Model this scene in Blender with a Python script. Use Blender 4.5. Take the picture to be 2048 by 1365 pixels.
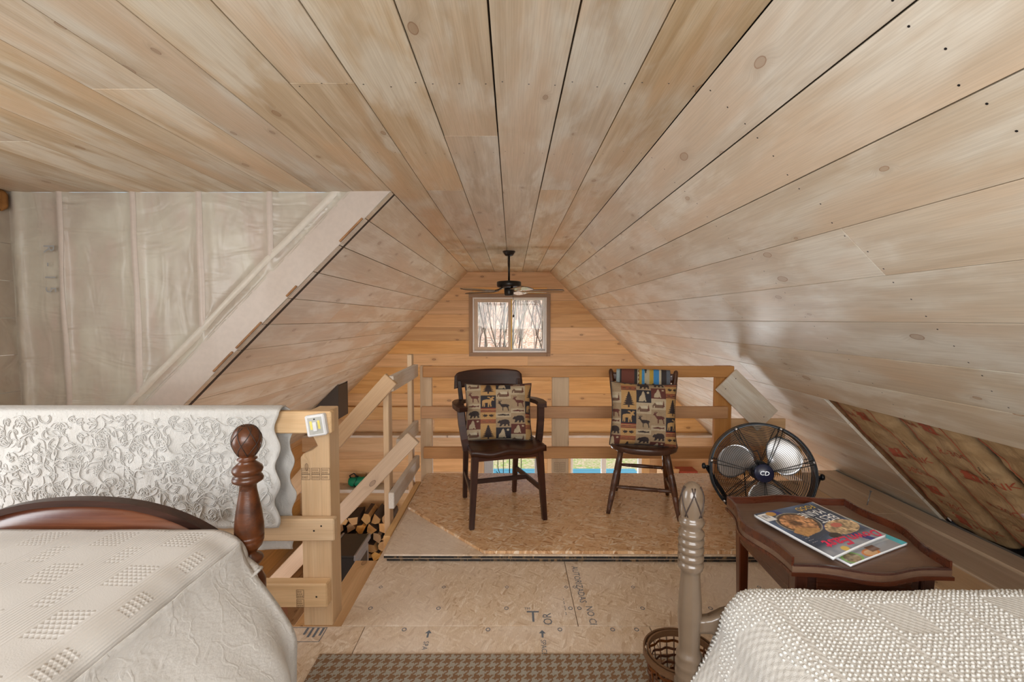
import bpy, bmesh, math, random
import numpy as np
from mathutils import Vector, Matrix
from mathutils import noise as mnoise

for _o in list(bpy.data.objects):
    bpy.data.objects.remove(_o, do_unlink=True)
random.seed(7)
SC = bpy.context.scene
COL = SC.collection
PI = math.pi
R = math.radians

# ---------------------------------------------------------------- camera
cam_d = bpy.data.cameras.new('camera')
cam_d.sensor_width = 36.0
cam_d.lens = 910.0 / 2048.0 * 36.0
cam_d.clip_start = 0.02
cam_d.clip_end = 400
cam = bpy.data.objects.new('camera', cam_d)
COL.objects.link(cam)
cam.location = (0, 0, 1.297)
cam.rotation_euler = (PI / 2 - math.atan(44.5 / 910.0), 0, 0)
SC.camera = cam

# ---------------------------------------------------------------- world, sun, window and fill light, exposure
SC.view_settings.view_transform = 'Standard'
SC.view_settings.look = 'None'
SC.view_settings.gamma = 1.0
SC.view_settings.use_curve_mapping = False
SC.view_settings.exposure = 0.32
SC.cycles.max_bounces = 9
SC.cycles.diffuse_bounces = 5
SC.cycles.use_denoising = True
SC.cycles.sample_clamp_indirect = 6.0

world = bpy.data.worlds.new('World')
SC.world = world
world.use_nodes = True
_wt = world.node_tree
_bg = _wt.nodes['Background']
_sky = _wt.nodes.new('ShaderNodeTexSky')
_sky.sky_type = 'NISHITA'
_sky.sun_disc = False
_sky.sun_elevation = R(42)
_sky.sun_rotation = R(90)
_sky.air_density = 1.3
_sky.dust_density = 3.0
_wt.links.new(_sky.outputs[0], _bg.inputs[0])
_bg.inputs[1].default_value = 0.22

def sun_light(name, direction, strength, color):
    d = bpy.data.lights.new(name, 'SUN')
    d.energy = strength
    d.color = color
    d.angle = R(2)
    o = bpy.data.objects.new(name, d)
    COL.objects.link(o)
    o.rotation_euler = Vector(direction).to_track_quat('-Z', 'Y').to_euler()

def area_light(name, loc, direction, sx, sy, watts, color, spread=180):
    d = bpy.data.lights.new(name, 'AREA')
    d.shape = 'RECTANGLE'
    d.size = sx
    d.size_y = sy
    d.energy = watts
    d.color = color
    d.spread = R(spread)
    o = bpy.data.objects.new(name, d)
    COL.objects.link(o)
    o.location = loc
    o.rotation_euler = Vector(direction).to_track_quat('-Z', 'Z').to_euler()

sun_light('sun', (-0.75, 0.02, -0.66), 3.2, (1.0, 0.93, 0.82))
DAY = (0.985, 0.99, 0.985)
COOL = (0.88, 0.95, 1.0)
# daylight at dormer and lower gable glazing; unseen fill lamps added behind and below
area_light('rear_fill', (-0.1, -1.14, 1.42), (0, 1, 0.05), 2.4, 1.0, 62, DAY)  # unseen fill lamp added behind the camera for even frontal light
area_light('dormer_window_daylight', (-3.12, 0.75, 1.38), (1, 0.1, 0.0), 2.3, 1.15, 46, DAY)
area_light('lower_gable_window_daylight', (1.64, 7.86, -1.95), (0, -1, 0.35), 1.25, 1.0, 26, COOL)
area_light('lower_door_daylight', (0.03, 7.86, -1.95), (0, -1, 0.35), 1.0, 1.0, 24, COOL)
area_light('lower_rear_fill', (0.0, 0.06, -1.45), (0, 1, 0.12), 4.5, 1.3, 130, DAY)  # added fill under the loft to brighten the gable; no window here
area_light('lower_left_fill', (-3.50, 4.6, -1.75), (1, 0, -0.1), 1.6, 0.9, 22, DAY)  # added fill lamp; the knee wall here has no window

# ---------------------------------------------------------------- node helper
class G:
    def __init__(s, name):
        s.mat = bpy.data.materials.new(name)
        s.mat.use_nodes = True
        s.nt = s.mat.node_tree
        s.bsdf = s.nt.nodes['Principled BSDF']
    def n(s, kind, ins=None, out=0, **props):
        nd = s.nt.nodes.new('ShaderNode' + kind)
        for k, v in props.items():
            setattr(nd, k, v)
        for k, v in (ins or {}).items():
            s.put(nd.inputs[k], v)
        return nd.outputs[out]
    def put(s, sock, v):
        if isinstance(v, bpy.types.NodeSocket):
            s.nt.links.new(v, sock)
        else:
            if sock.type == 'RGBA' and len(v) == 3:
                v = (*v, 1)
            sock.default_value = v
    def m(s, op, a, b=0.0, c=None):
        ins = {0: a, 1: b}
        if c is not None:
            ins[2] = c
        return s.n('Math', ins, operation=op)
    def vm(s, op, a, b):
        return s.n('VectorMath', {0: a, 1: b}, operation=op)
    def mix(s, f, a, b, blend='MIX'):
        nd = s.nt.nodes.new('ShaderNodeMix')
        nd.data_type = 'RGBA'
        nd.blend_type = blend
        s.put(nd.inputs[0], f)
        s.put(nd.inputs[6], a)
        s.put(nd.inputs[7], b)
        return nd.outputs[2]
    def step(s, v, lo, hi, a=0.0, b=1.0):
        return s.n('MapRange', {0: v, 1: lo, 2: hi, 3: a, 4: b}, interpolation_type='SMOOTHSTEP')
    def noise(s, vec, scale, detail=3, rough=0.5, dist=0.0, out=0):
        return s.n('TexNoise', {'Vector': vec, 'Scale': scale, 'Detail': detail, 'Roughness': rough, 'Distortion': dist}, out)
    def mapv(s, vec, scale=(1, 1, 1), rot=(0, 0, 0)):
        return s.n('Mapping', {'Vector': vec, 'Scale': scale, 'Rotation': rot})
    def obj(s):
        return s.n('TexCoord', out=3)
    def rnd(s):
        return s.n('ObjectInfo', out=5)
    def bump(s, h, strength, dist=0.01):
        nd = s.nt.nodes.new('ShaderNodeBump')
        nd.inputs['Strength'].default_value = strength
        nd.inputs['Distance'].default_value = dist
        s.put(nd.inputs['Height'], h)
        s.put(s.bsdf.inputs['Normal'], nd.outputs[0])
    def out(s, color=None, rough=None, **kw):
        if color is not None:
            s.put(s.bsdf.inputs['Base Color'], color)
        if rough is not None:
            s.put(s.bsdf.inputs['Roughness'], rough)
        for k, v in kw.items():
            s.put(s.bsdf.inputs[k.replace('_', ' ')], v)
        return s.mat

def plain(name, color, rough=0.5, **kw):
    g = G(name)
    v = g.noise(g.obj(), 35, 3)
    c = g.mix(g.step(v, 0.3, 0.7, 0.0, 0.22), color, tuple(0.72 * a for a in color))
    return g.out(c, rough, **kw)

def wood(name, light, dark, knot=(0.10, 0.045, 0.02), rough=0.5, wash=None, knots=1.0, contrast=0.8, tint=0.18, coat=0.0, spec=0.5, warm=None, knot_keep=0.5):
    g = G(name)
    r = g.rnd()
    co = g.vm('ADD', g.obj(), g.n('CombineXYZ', {0: g.m('MULTIPLY', r, 61.0), 1: g.m('MULTIPLY', r, 17.0), 2: g.m('MULTIPLY', r, 29.0)}))
    # knots: sparse cells, longer along the board
    kv = g.mapv(co, (1.7, 3.4, 1.0))
    vor = g.nt.nodes.new('ShaderNodeTexVoronoi')
    vor.voronoi_dimensions = '2D'
    g.put(vor.inputs['Vector'], kv)
    vor.inputs['Scale'].default_value = 1.0
    kd = vor.outputs['Distance']
    kr = g.n('SeparateColor', {0: vor.outputs['Color']}, 0)
    keep = g.m('GREATER_THAN', kr, knot_keep)
    ksize = g.m('MULTIPLY_ADD', g.m('SUBTRACT', kr, knot_keep), 0.085, 0.016)
    kn = g.m('DIVIDE', g.m('ADD', kd, g.m('MULTIPLY', g.m('SUBTRACT', g.noise(co, 40, 2), 0.5), 0.012)), ksize)
    core = g.m('MULTIPLY', g.step(kn, 0.75, 1.05, 1.0, 0.0), keep)
    ring = g.m('MULTIPLY', g.step(g.m('ABSOLUTE', g.m('SUBTRACT', kn, 0.95)), 0.0, 0.16, 1.0, 0.0), keep)
    halo = g.m('MULTIPLY', g.step(kn, 1.0, 3.4, 1.0, 0.0), keep)
    # grain bends round the knots
    bend = g.n('CombineXYZ', {0: 0.0, 1: g.m('MULTIPLY', halo, 0.02), 2: 0.0})
    cg = g.vm('ADD', co, bend)
    broad = g.noise(g.mapv(cg, (0.55, 7.5, 7.5)), 1.5, 4, 0.55, 0.9)
    mid = g.noise(g.mapv(cg, (1.1, 34, 34)), 1.0, 3, 0.6, 0.5)
    fine = g.noise(g.mapv(cg, (5, 230, 230)), 1.0, 2, 0.6)
    lo = 0.5 - 0.32 / contrast * 0.6
    f = g.m('ADD', g.m('MULTIPLY', broad, 0.62), g.m('MULTIPLY', mid, 0.38))
    c = g.mix(g.step(f, lo, 1.0 - lo), dark, light)
    if wash:
        w = g.noise(g.mapv(co, (1.3, 4.2, 4.2)), 1.3, 4, 0.6, 0.4)
        c = g.mix(g.step(w, 0.42, 0.64, 0.0, 0.8), c, wash)
    if warm:
        w2 = g.noise(g.mapv(g.vm('ADD', co, (9, 4, 2)), (0.8, 3.0, 3.0)), 1.4, 3, 0.5, 0.3)
        c = g.mix(g.step(w2, 0.46, 0.66, 0.0, 0.72), c, warm)
    c = g.mix(g.step(fine, 0.35, 0.62, 0.20, 0.0), c, tuple(0.62 * a for a in dark))
    c = g.mix(g.m('MULTIPLY', halo, 0.35 * knots), c, tuple(0.78 * a for a in dark))
    kc = tuple(0.5 * a + 0.5 * b for a, b in zip(knot, dark))
    c = g.mix(g.m('MULTIPLY', core, 0.75 * knots), c, kc)
    c = g.mix(g.m('MULTIPLY', ring, 0.9 * knots), c, knot)
    val = g.m('MULTIPLY_ADD', g.m('FRACT', g.m('MULTIPLY', r, 7.31)), tint * 2, 1.0 - tint)
    sat = g.m('MULTIPLY_ADD', g.m('FRACT', g.m('MULTIPLY', r, 3.77)), 0.3, 0.86)
    c = g.n('HueSaturation', {'Saturation': sat, 'Value': val, 'Color': c})
    g.bump(g.m('ADD', g.m('MULTIPLY', fine, 0.4), g.m('MULTIPLY', mid, 0.7)), 0.16, 0.004)
    rr = g.m('MULTIPLY_ADD', mid, 0.25, rough - 0.12)
    return g.out(c, rr, Coat_Weight=coat, Coat_Roughness=0.22, Specular_IOR_Level=spec)

def osb(name, cols, rough, scale=1.0, coat=0.0, pale=None, bump=0.25):
    g = G(name)
    r = g.rnd()
    co = g.vm('ADD', g.obj(), g.n('CombineXYZ', {0: g.m('MULTIPLY', r, 13.0), 1: g.m('MULTIPLY', r, 7.0), 2: 0.0}))
    wob = g.vm('ADD', co, g.n('VectorMath', {0: g.vm('SUBTRACT', g.noise(co, 9, 2, out=1), (0.5, 0.5, 0.5)), 'Scale': 0.035}, operation='SCALE'))
    vals = []
    for k, (ang, sx, sy) in enumerate(((0.10, 12, 105), (-0.40, 11, 90), (0.75, 14, 115), (-1.05, 13, 100), (0.40, 12, 95))):
        v = g.n('TexVoronoi', {'Vector': g.mapv(g.mapv(wob, (1, 1, 1), (0, 0, ang)), (sx * scale, sy * scale, 1)), 'Scale': 1.0}, 1, voronoi_dimensions='2D')
        vals.append(g.n('SeparateColor', {0: v}, k % 3))
    f = vals[0]
    for k, v in enumerate(vals[1:]):
        msk = g.step(g.noise(g.vm('ADD', co, (k * 5.1, 3.0, 0)), 17 * scale, 2), 0.50, 0.56)
        nd = g.nt.nodes.new('ShaderNodeMix')
        g.put(nd.inputs[0], msk); g.put(nd.inputs[2], f); g.put(nd.inputs[3], v)
        f = nd.outputs[0]
    ramp = g.nt.nodes.new('ShaderNodeValToRGB')
    el = ramp.color_ramp.elements
    el[0].position = 0.02; el[0].color = (*cols[0], 1)
    el[1].position = 1.0; el[1].color = (*cols[3], 1)
    e = el.new(0.16); e.color = (*cols[1], 1)
    e = el.new(0.7); e.color = (*cols[2], 1)
    g.put(ramp.inputs[0], f)
    c = ramp.outputs[0]
    fine = g.noise(g.mapv(co, (60, 260, 1), (0, 0, 0.1)), 1.0, 3, 0.7)
    c = g.mix(g.step(fine, 0.36, 0.6, 0.5, 0.0), c, cols[0])
    if pale:
        c = g.mix(g.step(g.noise(co, 2.2, 4), 0.4, 0.65, 0.0, 0.55), c, pale)
    g.bump(g.m('ADD', f, g.m('MULTIPLY', fine, 0.5)), bump, 0.003)
    return g.out(c, g.m('MULTIPLY_ADD', f, 0.2, rough), Coat_Weight=coat, Coat_Roughness=0.25)

M = {}
M['ceil'] = wood('whitewashed_ceiling_pine', (0.63, 0.525, 0.385), (0.42, 0.305, 0.185), knot=(0.20, 0.085, 0.03), wash=(0.67, 0.63, 0.535), warm=(0.575, 0.405, 0.25), rough=0.50, contrast=0.95, tint=0.095, knots=0.85, coat=0.12)
M['slope'] = wood('whitewashed_wall_pine', (0.68, 0.60, 0.485), (0.54, 0.435, 0.32), knot=(0.27, 0.125, 0.05), wash=(0.75, 0.715, 0.63), warm=(0.63, 0.475, 0.33), rough=0.48, contrast=0.8, tint=0.06, knots=0.85, coat=0.12)
M['pine'] = wood('golden_pine', (0.80, 0.51, 0.245), (0.61, 0.345, 0.145), knot=(0.07, 0.02, 0.008), rough=0.5, contrast=0.9, tint=0.13, knot_keep=0.45)
M['lumber'] = wood('sawn_lumber', (0.70, 0.49, 0.28), (0.57, 0.36, 0.185), knot=(0.09, 0.04, 0.02), rough=0.55, tint=0.08, contrast=0.85)
M['lumber_dark'] = wood('orange_lumber', (0.58, 0.30, 0.12), (0.42, 0.19, 0.065), knot=(0.07, 0.03, 0.015), rough=0.5, tint=0.07)
M['lumber_pale'] = wood('pale_lumber', (0.70, 0.62, 0.52), (0.50, 0.38, 0.27), knot=(0.09, 0.05, 0.03), rough=0.5, tint=0.05, wash=(0.75, 0.72, 0.68))  # whitened tone; on the level stair rails it stands in for lit faces
M['rail_tan'] = wood('tan_lumber', (0.62, 0.445, 0.29), (0.50, 0.335, 0.205), knot=(0.09, 0.045, 0.025), rough=0.55, tint=0.06)
M['rustic'] = wood('rust_edge', (0.34, 0.18, 0.08), (0.19, 0.085, 0.03), rough=0.7)
M['grey_trim'] = wood('weathered_trim', (0.40, 0.27, 0.17), (0.26, 0.165, 0.10), rough=0.6, tint=0.08)
M['ledge'] = wood('ledge_board', (0.60, 0.47, 0.34), (0.47, 0.34, 0.225), rough=0.55, tint=0.07)
M['dark_gap'] = plain('dark_cavity', (0.05, 0.032, 0.02), 0.9)
M['osb_floor'] = osb('raw_osb', ((0.47, 0.325, 0.21), (0.60, 0.45, 0.315), (0.67, 0.525, 0.385), (0.76, 0.64, 0.51)), 0.55, pale=(0.74, 0.63, 0.535))
M['osb_gold'] = osb('varnished_osb', ((0.38, 0.18, 0.07), (0.60, 0.345, 0.165), (0.74, 0.475, 0.26), (0.92, 0.78, 0.60)), 0.24, scale=1.0, coat=1.0, bump=0.12)
M['osb_edge'] = osb('black_painted_edge', ((0.008, 0.008, 0.008), (0.012, 0.011, 0.01), (0.03, 0.022, 0.015), (0.22, 0.13, 0.06)), 0.6, scale=1.2)
M['dark_wood'] = wood('dark_walnut', (0.060, 0.020, 0.011), (0.016, 0.007, 0.005), knots=0.0, rough=0.36, tint=0.1, coat=0.15, spec=0.3)
M['windsor'] = wood('brown_maple', (0.115, 0.042, 0.018), (0.035, 0.013, 0.007), knots=0.0, rough=0.34, tint=0.05, coat=0.2, spec=0.35)
M['mahog'] = wood('mahogany', (0.105, 0.030, 0.015), (0.035, 0.011, 0.008), knots=0.0, rough=0.28, tint=0.05, coat=0.5)
M['mahog_top'] = wood('worn_mahogany_top', (0.15, 0.08, 0.045), (0.065, 0.026, 0.017), knots=0.0, rough=0.38, tint=0.03, wash=(0.16, 0.095, 0.06))
M['post_brown'] = wood('turned_bed_post', (0.14, 0.044, 0.016), (0.032, 0.013, 0.008), knots=0.0, rough=0.32, tint=0.02, coat=0.3, spec=0.35)
M['burl'] = wood('burl_veneer', (0.22, 0.075, 0.03), (0.09, 0.024, 0.012), knots=0.0, rough=0.3, coat=0.5, contrast=1.0)
M['taupe'] = plain('taupe_paint', (0.139, 0.096, 0.063), 0.28, Coat_Weight=0.5)
M['groove'] = plain('dark_groove', (0.03, 0.015, 0.01), 0.6)
M['black'] = plain('black_metal', (0.012, 0.013, 0.016), 0.35, Metallic=0.3)
M['navy'] = plain('navy_badge', (0.012, 0.016, 0.045), 0.25)
M['bronze'] = plain('bronze_metal', (0.03, 0.028, 0.026), 0.35, Metallic=0.6)
M['blade'] = plain('fan_blade_dark', (0.055, 0.032, 0.024), 0.22, Coat_Weight=0.6)
M['blade_pale'] = plain('fan_blade_pale', (0.72, 0.70, 0.68), 0.3)
M['silver'] = plain('brushed_aluminium', (0.72, 0.72, 0.74), 0.28, Metallic=0.85)
M['white_plastic'] = plain('white_plastic', (0.75, 0.76, 0.78), 0.35)
M['grey_plastic'] = plain('grey_plastic', (0.48, 0.48, 0.45), 0.4)
M['yellow_led'] = plain('yellow_led_strip', (0.85, 0.72, 0.18), 0.4)
M['vinyl'] = plain('window_vinyl', (0.80, 0.79, 0.77), 0.35)
M['vinyl_tan'] = plain('tan_window_frame', (0.58, 0.45, 0.33), 0.45)
M['red_ink'] = plain('red_print', (0.36, 0.075, 0.035), 0.6)
M['black_ink'] = plain('black_print', (0.03, 0.028, 0.03), 0.6)
M['blue_ink'] = plain('faded_blue_print', (0.13, 0.15, 0.18), 0.6)
M['stamp_ink'] = plain('lumber_stamp_ink', (0.13, 0.075, 0.04), 0.6)
M['paper'] = plain('magazine_paper', (0.80, 0.81, 0.82), 0.35)
M['pink_script'] = plain('pink_masthead', (0.75, 0.025, 0.10), 0.35)
M['white_ink'] = plain('white_print', (0.85, 0.85, 0.84), 0.4)
M['yellow_ink'] = plain('yellow_print', (0.80, 0.52, 0.07), 0.4)
M['foam'] = plain('dirty_foam', (0.22, 0.21, 0.19), 0.9)
M['stove'] = plain('stove_iron', (0.022, 0.02, 0.019), 0.35)
M['stove_grey'] = plain('stove_trim', (0.30, 0.31, 0.33), 0.3, Metallic=0.5)
M['steel_box'] = plain('chimney_box_steel', (0.045, 0.036, 0.030), 0.5)
M['green'] = plain('green_nylon', (0.0, 0.22, 0.11), 0.5)
M['red_paint'] = plain('red_card', (0.33, 0.05, 0.02), 0.5)
M['blue_paint'] = plain('blue_cloth', (0.015, 0.10, 0.42), 0.5)
M['turq'] = plain('turquoise_paint', (0.06, 0.25, 0.35), 0.5)
M['card'] = plain('cardboard', (0.50, 0.29, 0.13), 0.7)
M['grey_panel'] = plain('grey_panel', (0.36, 0.38, 0.40), 0.4)
M['bark'] = plain('dark_bark', (0.06, 0.038, 0.024), 0.9)
M['log_end'] = wood('split_log', (0.66, 0.42, 0.19), (0.46, 0.24, 0.09), knots=0.0, rough=0.8, tint=0.25)
M['tree'] = plain('bare_bark', (0.20, 0.15, 0.12), 0.9)
M['tree_pale'] = plain('pale_bark', (0.42, 0.37, 0.33), 0.9)
M['lower_wood'] = wood('red_brown_wood', (0.25, 0.095, 0.035), (0.12, 0.04, 0.015), rough=0.4, knots=0.2)
M['lower_floor'] = wood('lower_floorboard', (0.55, 0.36, 0.19), (0.42, 0.25, 0.12), rough=0.4)
M['wicker'] = wood('wicker_strip', (0.17, 0.058, 0.022), (0.055, 0.02, 0.009), knots=0.0, rough=0.4, tint=0.25)
M['wicker_rim'] = wood('wicker_rim', (0.22, 0.115, 0.055), (0.13, 0.06, 0.026), knots=0.0, rough=0.45)
M['plaster'] = plain('painted_board', (0.62, 0.55, 0.46), 0.6)

def glass_mat():
    g = G('window_glass')
    t = g.nt.nodes.new('ShaderNodeBsdfTransparent')
    gl = g.nt.nodes.new('ShaderNodeBsdfGlossy')
    gl.inputs['Roughness'].default_value = 0.02
    mx = g.nt.nodes.new('ShaderNodeMixShader')
    mx.inputs[0].default_value = 0.012
    g.nt.links.new(t.outputs[0], mx.inputs[1])
    g.nt.links.new(gl.outputs[0], mx.inputs[2])
    g.nt.links.new(mx.outputs[0], g.nt.nodes['Material Output'].inputs['Surface'])
    return g.mat
M['glass'] = glass_mat()

def cloth(name, color, dark, kind):
    g = G(name)
    co = g.obj()
    sx = g.n('SeparateXYZ', {0: co}, 0); sy = g.n('SeparateXYZ', {0: co}, 1); sz = g.n('SeparateXYZ', {0: co}, 2)
    if kind == 'waffle':
        # broad ribbed stripes along the bed, squares of waffle weave between them
        u = g.m('ADD', sx, g.m('MULTIPLY', sz, -1.0))
        rib = g.m('SINE', g.m('MULTIPLY', u, 2 * PI / 0.0085))
        cell = g.m('MULTIPLY', g.m('MAXIMUM', g.m('SINE', g.m('MULTIPLY', u, 2 * PI / 0.011)), g.m('SINE', g.m('MULTIPLY', sy, 2 * PI / 0.013))), 1.2)
        band = g.m('GREATER_THAN', g.m('SINE', g.m('MULTIPLY', u, 2 * PI / 0.19)), 0.15)
        su = g.m('SINE', g.m('MULTIPLY', u, 2 * PI / 0.19)); sv = g.m('SINE', g.m('MULTIPLY', sy, 2 * PI / 0.17))
        sq = g.m('MULTIPLY', g.m('GREATER_THAN', su, 0.3), g.m('GREATER_THAN', sv, 0.0))
        sq = g.m('ADD', sq, g.m('MULTIPLY', g.m('LESS_THAN', su, -0.72), g.m('LESS_THAN', sv, -0.2)))
        h = g.m('ADD', g.m('MULTIPLY', g.m('MULTIPLY', rib, 0.5), g.m('SUBTRACT', 1.0, band)), g.m('MULTIPLY', g.m('MULTIPLY', cell, 1.1), sq))
        h = g.m('ADD', h, g.m('MULTIPLY', g.noise(co, 350, 2), 0.6))
        amt, dist = 0.40, 0.0022
    elif kind == 'matelasse':
        w = g.noise(co, 13, 2, 0.5, 0.8)
        pat = g.step(g.m('ABSOLUTE', g.m('SUBTRACT', w, 0.5)), 0.015, 0.05, 1.0, 0.0)
        wave = g.noise(g.mapv(co, (60, 60, 160)), 1.0, 3, 0.6)
        h = g.m('ADD', g.m('MULTIPLY', pat, 0.45), g.m('MULTIPLY', wave, 1.6))
        amt, dist = 0.32, 0.004
    elif kind == 'chenille':
        cell = g.m('MULTIPLY', g.m('SINE', g.m('MULTIPLY', sx, 2 * PI / 0.018)), g.m('SINE', g.m('MULTIPLY', sy, 2 * PI / 0.018)))
        h = g.m('ADD', g.m('MULTIPLY', cell, 0.5), g.m('MULTIPLY', g.noise(co, 420, 3), 1.0))
        amt, dist = 0.5, 0.003
    else:
        w = g.noise(g.mapv(co, (26, 26, 17)), 1.0, 4, 0.6, 1.4)
        h = g.m('ADD', g.m('MULTIPLY', w, 1.6), g.m('MULTIPLY', g.noise(co, 320, 2), 0.5))
        amt, dist = 0.45, 0.008
    c = g.mix(g.step(g.noise(co, 7, 3), 0.3, 0.7, 0.0, 0.25), color, dark)
    g.bump(h, amt, dist)
    return g.out(c, 0.85, Sheen_Weight=0.15)

M['waffle'] = cloth('waffle_coverlet_cotton', (0.585, 0.563, 0.537), (0.525, 0.503, 0.477), 'waffle')
M['matelasse'] = cloth('matelasse_cotton', (0.580, 0.567, 0.546), (0.521, 0.508, 0.487), 'matelasse')
M['quilt'] = cloth('white_quilt_cotton', (0.560, 0.548, 0.528), (0.504, 0.492, 0.472), 'plain')
M['chenille'] = cloth('chenille_base', (0.61, 0.595, 0.565), (0.54, 0.525, 0.495), 'chenille')
M['tuft'] = cloth('chenille_tuft', (0.666, 0.657, 0.634), (0.603, 0.594, 0.572), 'plain')
M['mattress'] = cloth('mattress_ticking', (0.6, 0.58, 0.54), (0.5, 0.48, 0.45), 'plain')

def print_mat(name, rough=0.8, weave=True):
    g = G(name)
    c = g.n('Attribute', out=0, attribute_name='print')
    if weave:
        v = g.noise(g.obj(), 420, 2)
        c = g.mix(g.step(v, 0.35, 0.65, 0.0, 0.3), c, (0.03, 0.02, 0.015))
        g.bump(v, 0.3, 0.002)
    return g.out(c, rough)
M['print_cloth'] = print_mat('woven_tapestry_print')
M['print_gloss'] = print_mat('glossy_cover_print', 0.22, False)

def rug_mat():
    g = G('houndstooth_pile')
    co = g.obj()
    wob = g.vm('ADD', co, g.n('VectorMath', {0: g.vm('SUBTRACT', g.noise(co, 130, 2, out=1), (0.5, 0.5, 0.5)), 'Scale': 0.006}, operation='SCALE'))
    x = g.n('SeparateXYZ', {0: wob}, 0); y = g.n('SeparateXYZ', {0: wob}, 1)
    t = 0.038 / 8
    i = g.m('FLOOR', g.m('DIVIDE', g.m('ADD', x, 10.0), t))
    j = g.m('FLOOR', g.m('DIVIDE', g.m('ADD', y, 10.0), t))
    over = g.m('LESS_THAN', g.m('MODULO', g.m('ADD', g.m('SUBTRACT', i, j), 8000.0), 4.0), 1.99)
    wa = g.m('LESS_THAN', g.m('MODULO', i, 8.0), 3.99)
    we = g.m('LESS_THAN', g.m('MODULO', j, 8.0), 3.99)
    d = g.m('ADD', g.m('MULTIPLY', over, wa), g.m('MULTIPLY', g.m('SUBTRACT', 1.0, over), we))
    c = g.mix(d, (0.40, 0.36, 0.29), (0.25, 0.13, 0.06))
    v = g.noise(co, 500, 3, 0.7)
    c = g.mix(g.step(v, 0.35, 0.75, 0.0, 0.4), c, (0.09, 0.06, 0.04))
    g.bump(v, 0.8, 0.004)
    return g.out(c, 0.95)
M['rug'] = rug_mat()

def poly_mat():
    g = G('vapour_barrier_plastic')
    co = g.obj()
    x = g.n('SeparateXYZ', {0: co}, 0); z = g.n('SeparateXYZ', {0: co}, 2)
    n1 = g.noise(co, 2.6, 4, 0.6, 0.4)
    c = g.mix(g.step(n1, 0.35, 0.68), (0.40, 0.345, 0.285), (0.475, 0.44, 0.365))
    c = g.mix(g.step(g.noise(g.mapv(co, (6, 1, 2)), 1.5, 4), 0.5, 0.72, 0.0, 0.5), c, (0.44, 0.34, 0.29))
    w = g.noise(g.mapv(co, (2, 2, 6)), 1.2, 2, 0.5, 1.2)
    w2 = g.noise(g.mapv(co, (5, 5, 1.6)), 1.3, 2, 0.5, 1.0)
    g.bump(g.m('ADD', w, w2), 0.5, 0.03)
    return g.out(c, 0.36, Coat_Weight=0.15)
M['poly'] = poly_mat()
M['poly_stud'] = plain('stud_behind_plastic', (0.50, 0.425, 0.37), 0.42)
M['poly_tape'] = plain('strap_behind_plastic', (0.55, 0.50, 0.43), 0.4)
M['pale_ink'] = plain('faded_grey_print', (0.30, 0.30, 0.30), 0.6)

def kraft_mat():
    g = G('kraft_paper_facing')
    co = g.obj()
    n1 = g.noise(co, 5, 4, 0.6)
    c = g.mix(g.step(n1, 0.3, 0.7), (0.37, 0.235, 0.115), (0.50, 0.345, 0.19))
    w = g.noise(g.mapv(co, (9, 24, 9)), 1.0, 5, 0.65, 1.2)
    c = g.mix(g.step(w, 0.35, 0.55, 0.35, 0.0), c, (0.24, 0.145, 0.065))
    g.bump(w, 0.6, 0.012)
    return g.out(c, 0.5)
M['kraft'] = kraft_mat()

def ground_mat(name, a, b, c3, sc):
    g = G(name)
    co = g.obj()
    n1 = g.noise(co, sc, 6, 0.7)
    n2 = g.noise(co, sc * 7, 4, 0.7)
    c = g.mix(g.step(n1, 0.35, 0.62), a, b)
    c = g.mix(g.step(n2, 0.46, 0.6), c, c3)
    return g.out(c, 0.95)
M['hill'] = ground_mat('leaf_litter_hillside', (0.42, 0.24, 0.15), (0.60, 0.40, 0.28), (0.80, 0.66, 0.54), 0.6)
M['lawn'] = ground_mat('spring_lawn', (0.20, 0.30, 0.06), (0.34, 0.30, 0.16), (0.50, 0.38, 0.28), 1.6)

# ---------------------------------------------------------------- mesh helpers
def tag(o, label=None, cat=None, group=None, kind=None):
    if label: o['label'] = label
    if cat: o['category'] = cat
    if group: o['group'] = group
    if kind: o['kind'] = kind
    return o

def thing(name, label, cat, loc=(0, 0, 0), rotz=0.0, group=None):
    o = bpy.data.objects.new(name, None)
    o.empty_display_size = 0.05
    COL.objects.link(o)
    o.location = loc
    o.rotation_euler = (0, 0, rotz)
    return tag(o, label, cat, group)

def struct(name):
    o = bpy.data.objects.new(name, None)
    o.empty_display_size = 0.05
    COL.objects.link(o)
    o['kind'] = 'structure'
    return o

def link(name, me, mat=None, parent=None, mw=None):
    o = bpy.data.objects.new(name, me)
    COL.objects.link(o)
    if mat is not None and len(me.materials) == 0:
        me.materials.append(M[mat] if isinstance(mat, str) else mat)
    if parent: o.parent = parent
    if mw is not None: o.matrix_local = mw
    return o

def from_bm(name, bm, mat, parent=None, mw=None, smooth=False):
    me = bpy.data.meshes.new(name)
    bm.normal_update()
    bm.to_mesh(me)
    bm.free()
    if smooth:
        me.polygons.foreach_set('use_smooth', [True] * len(me.polygons))
    return link(name, me, mat, parent, mw)

def from_py(name, vs, fs, mat, parent=None, mw=None, smooth=False):
    me = bpy.data.meshes.new(name)
    me.from_pydata([tuple(v) for v in vs], [], fs)
    if smooth:
        me.polygons.foreach_set('use_smooth', [True] * len(me.polygons))
    me.update()
    return link(name, me, mat, parent, mw)

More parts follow.
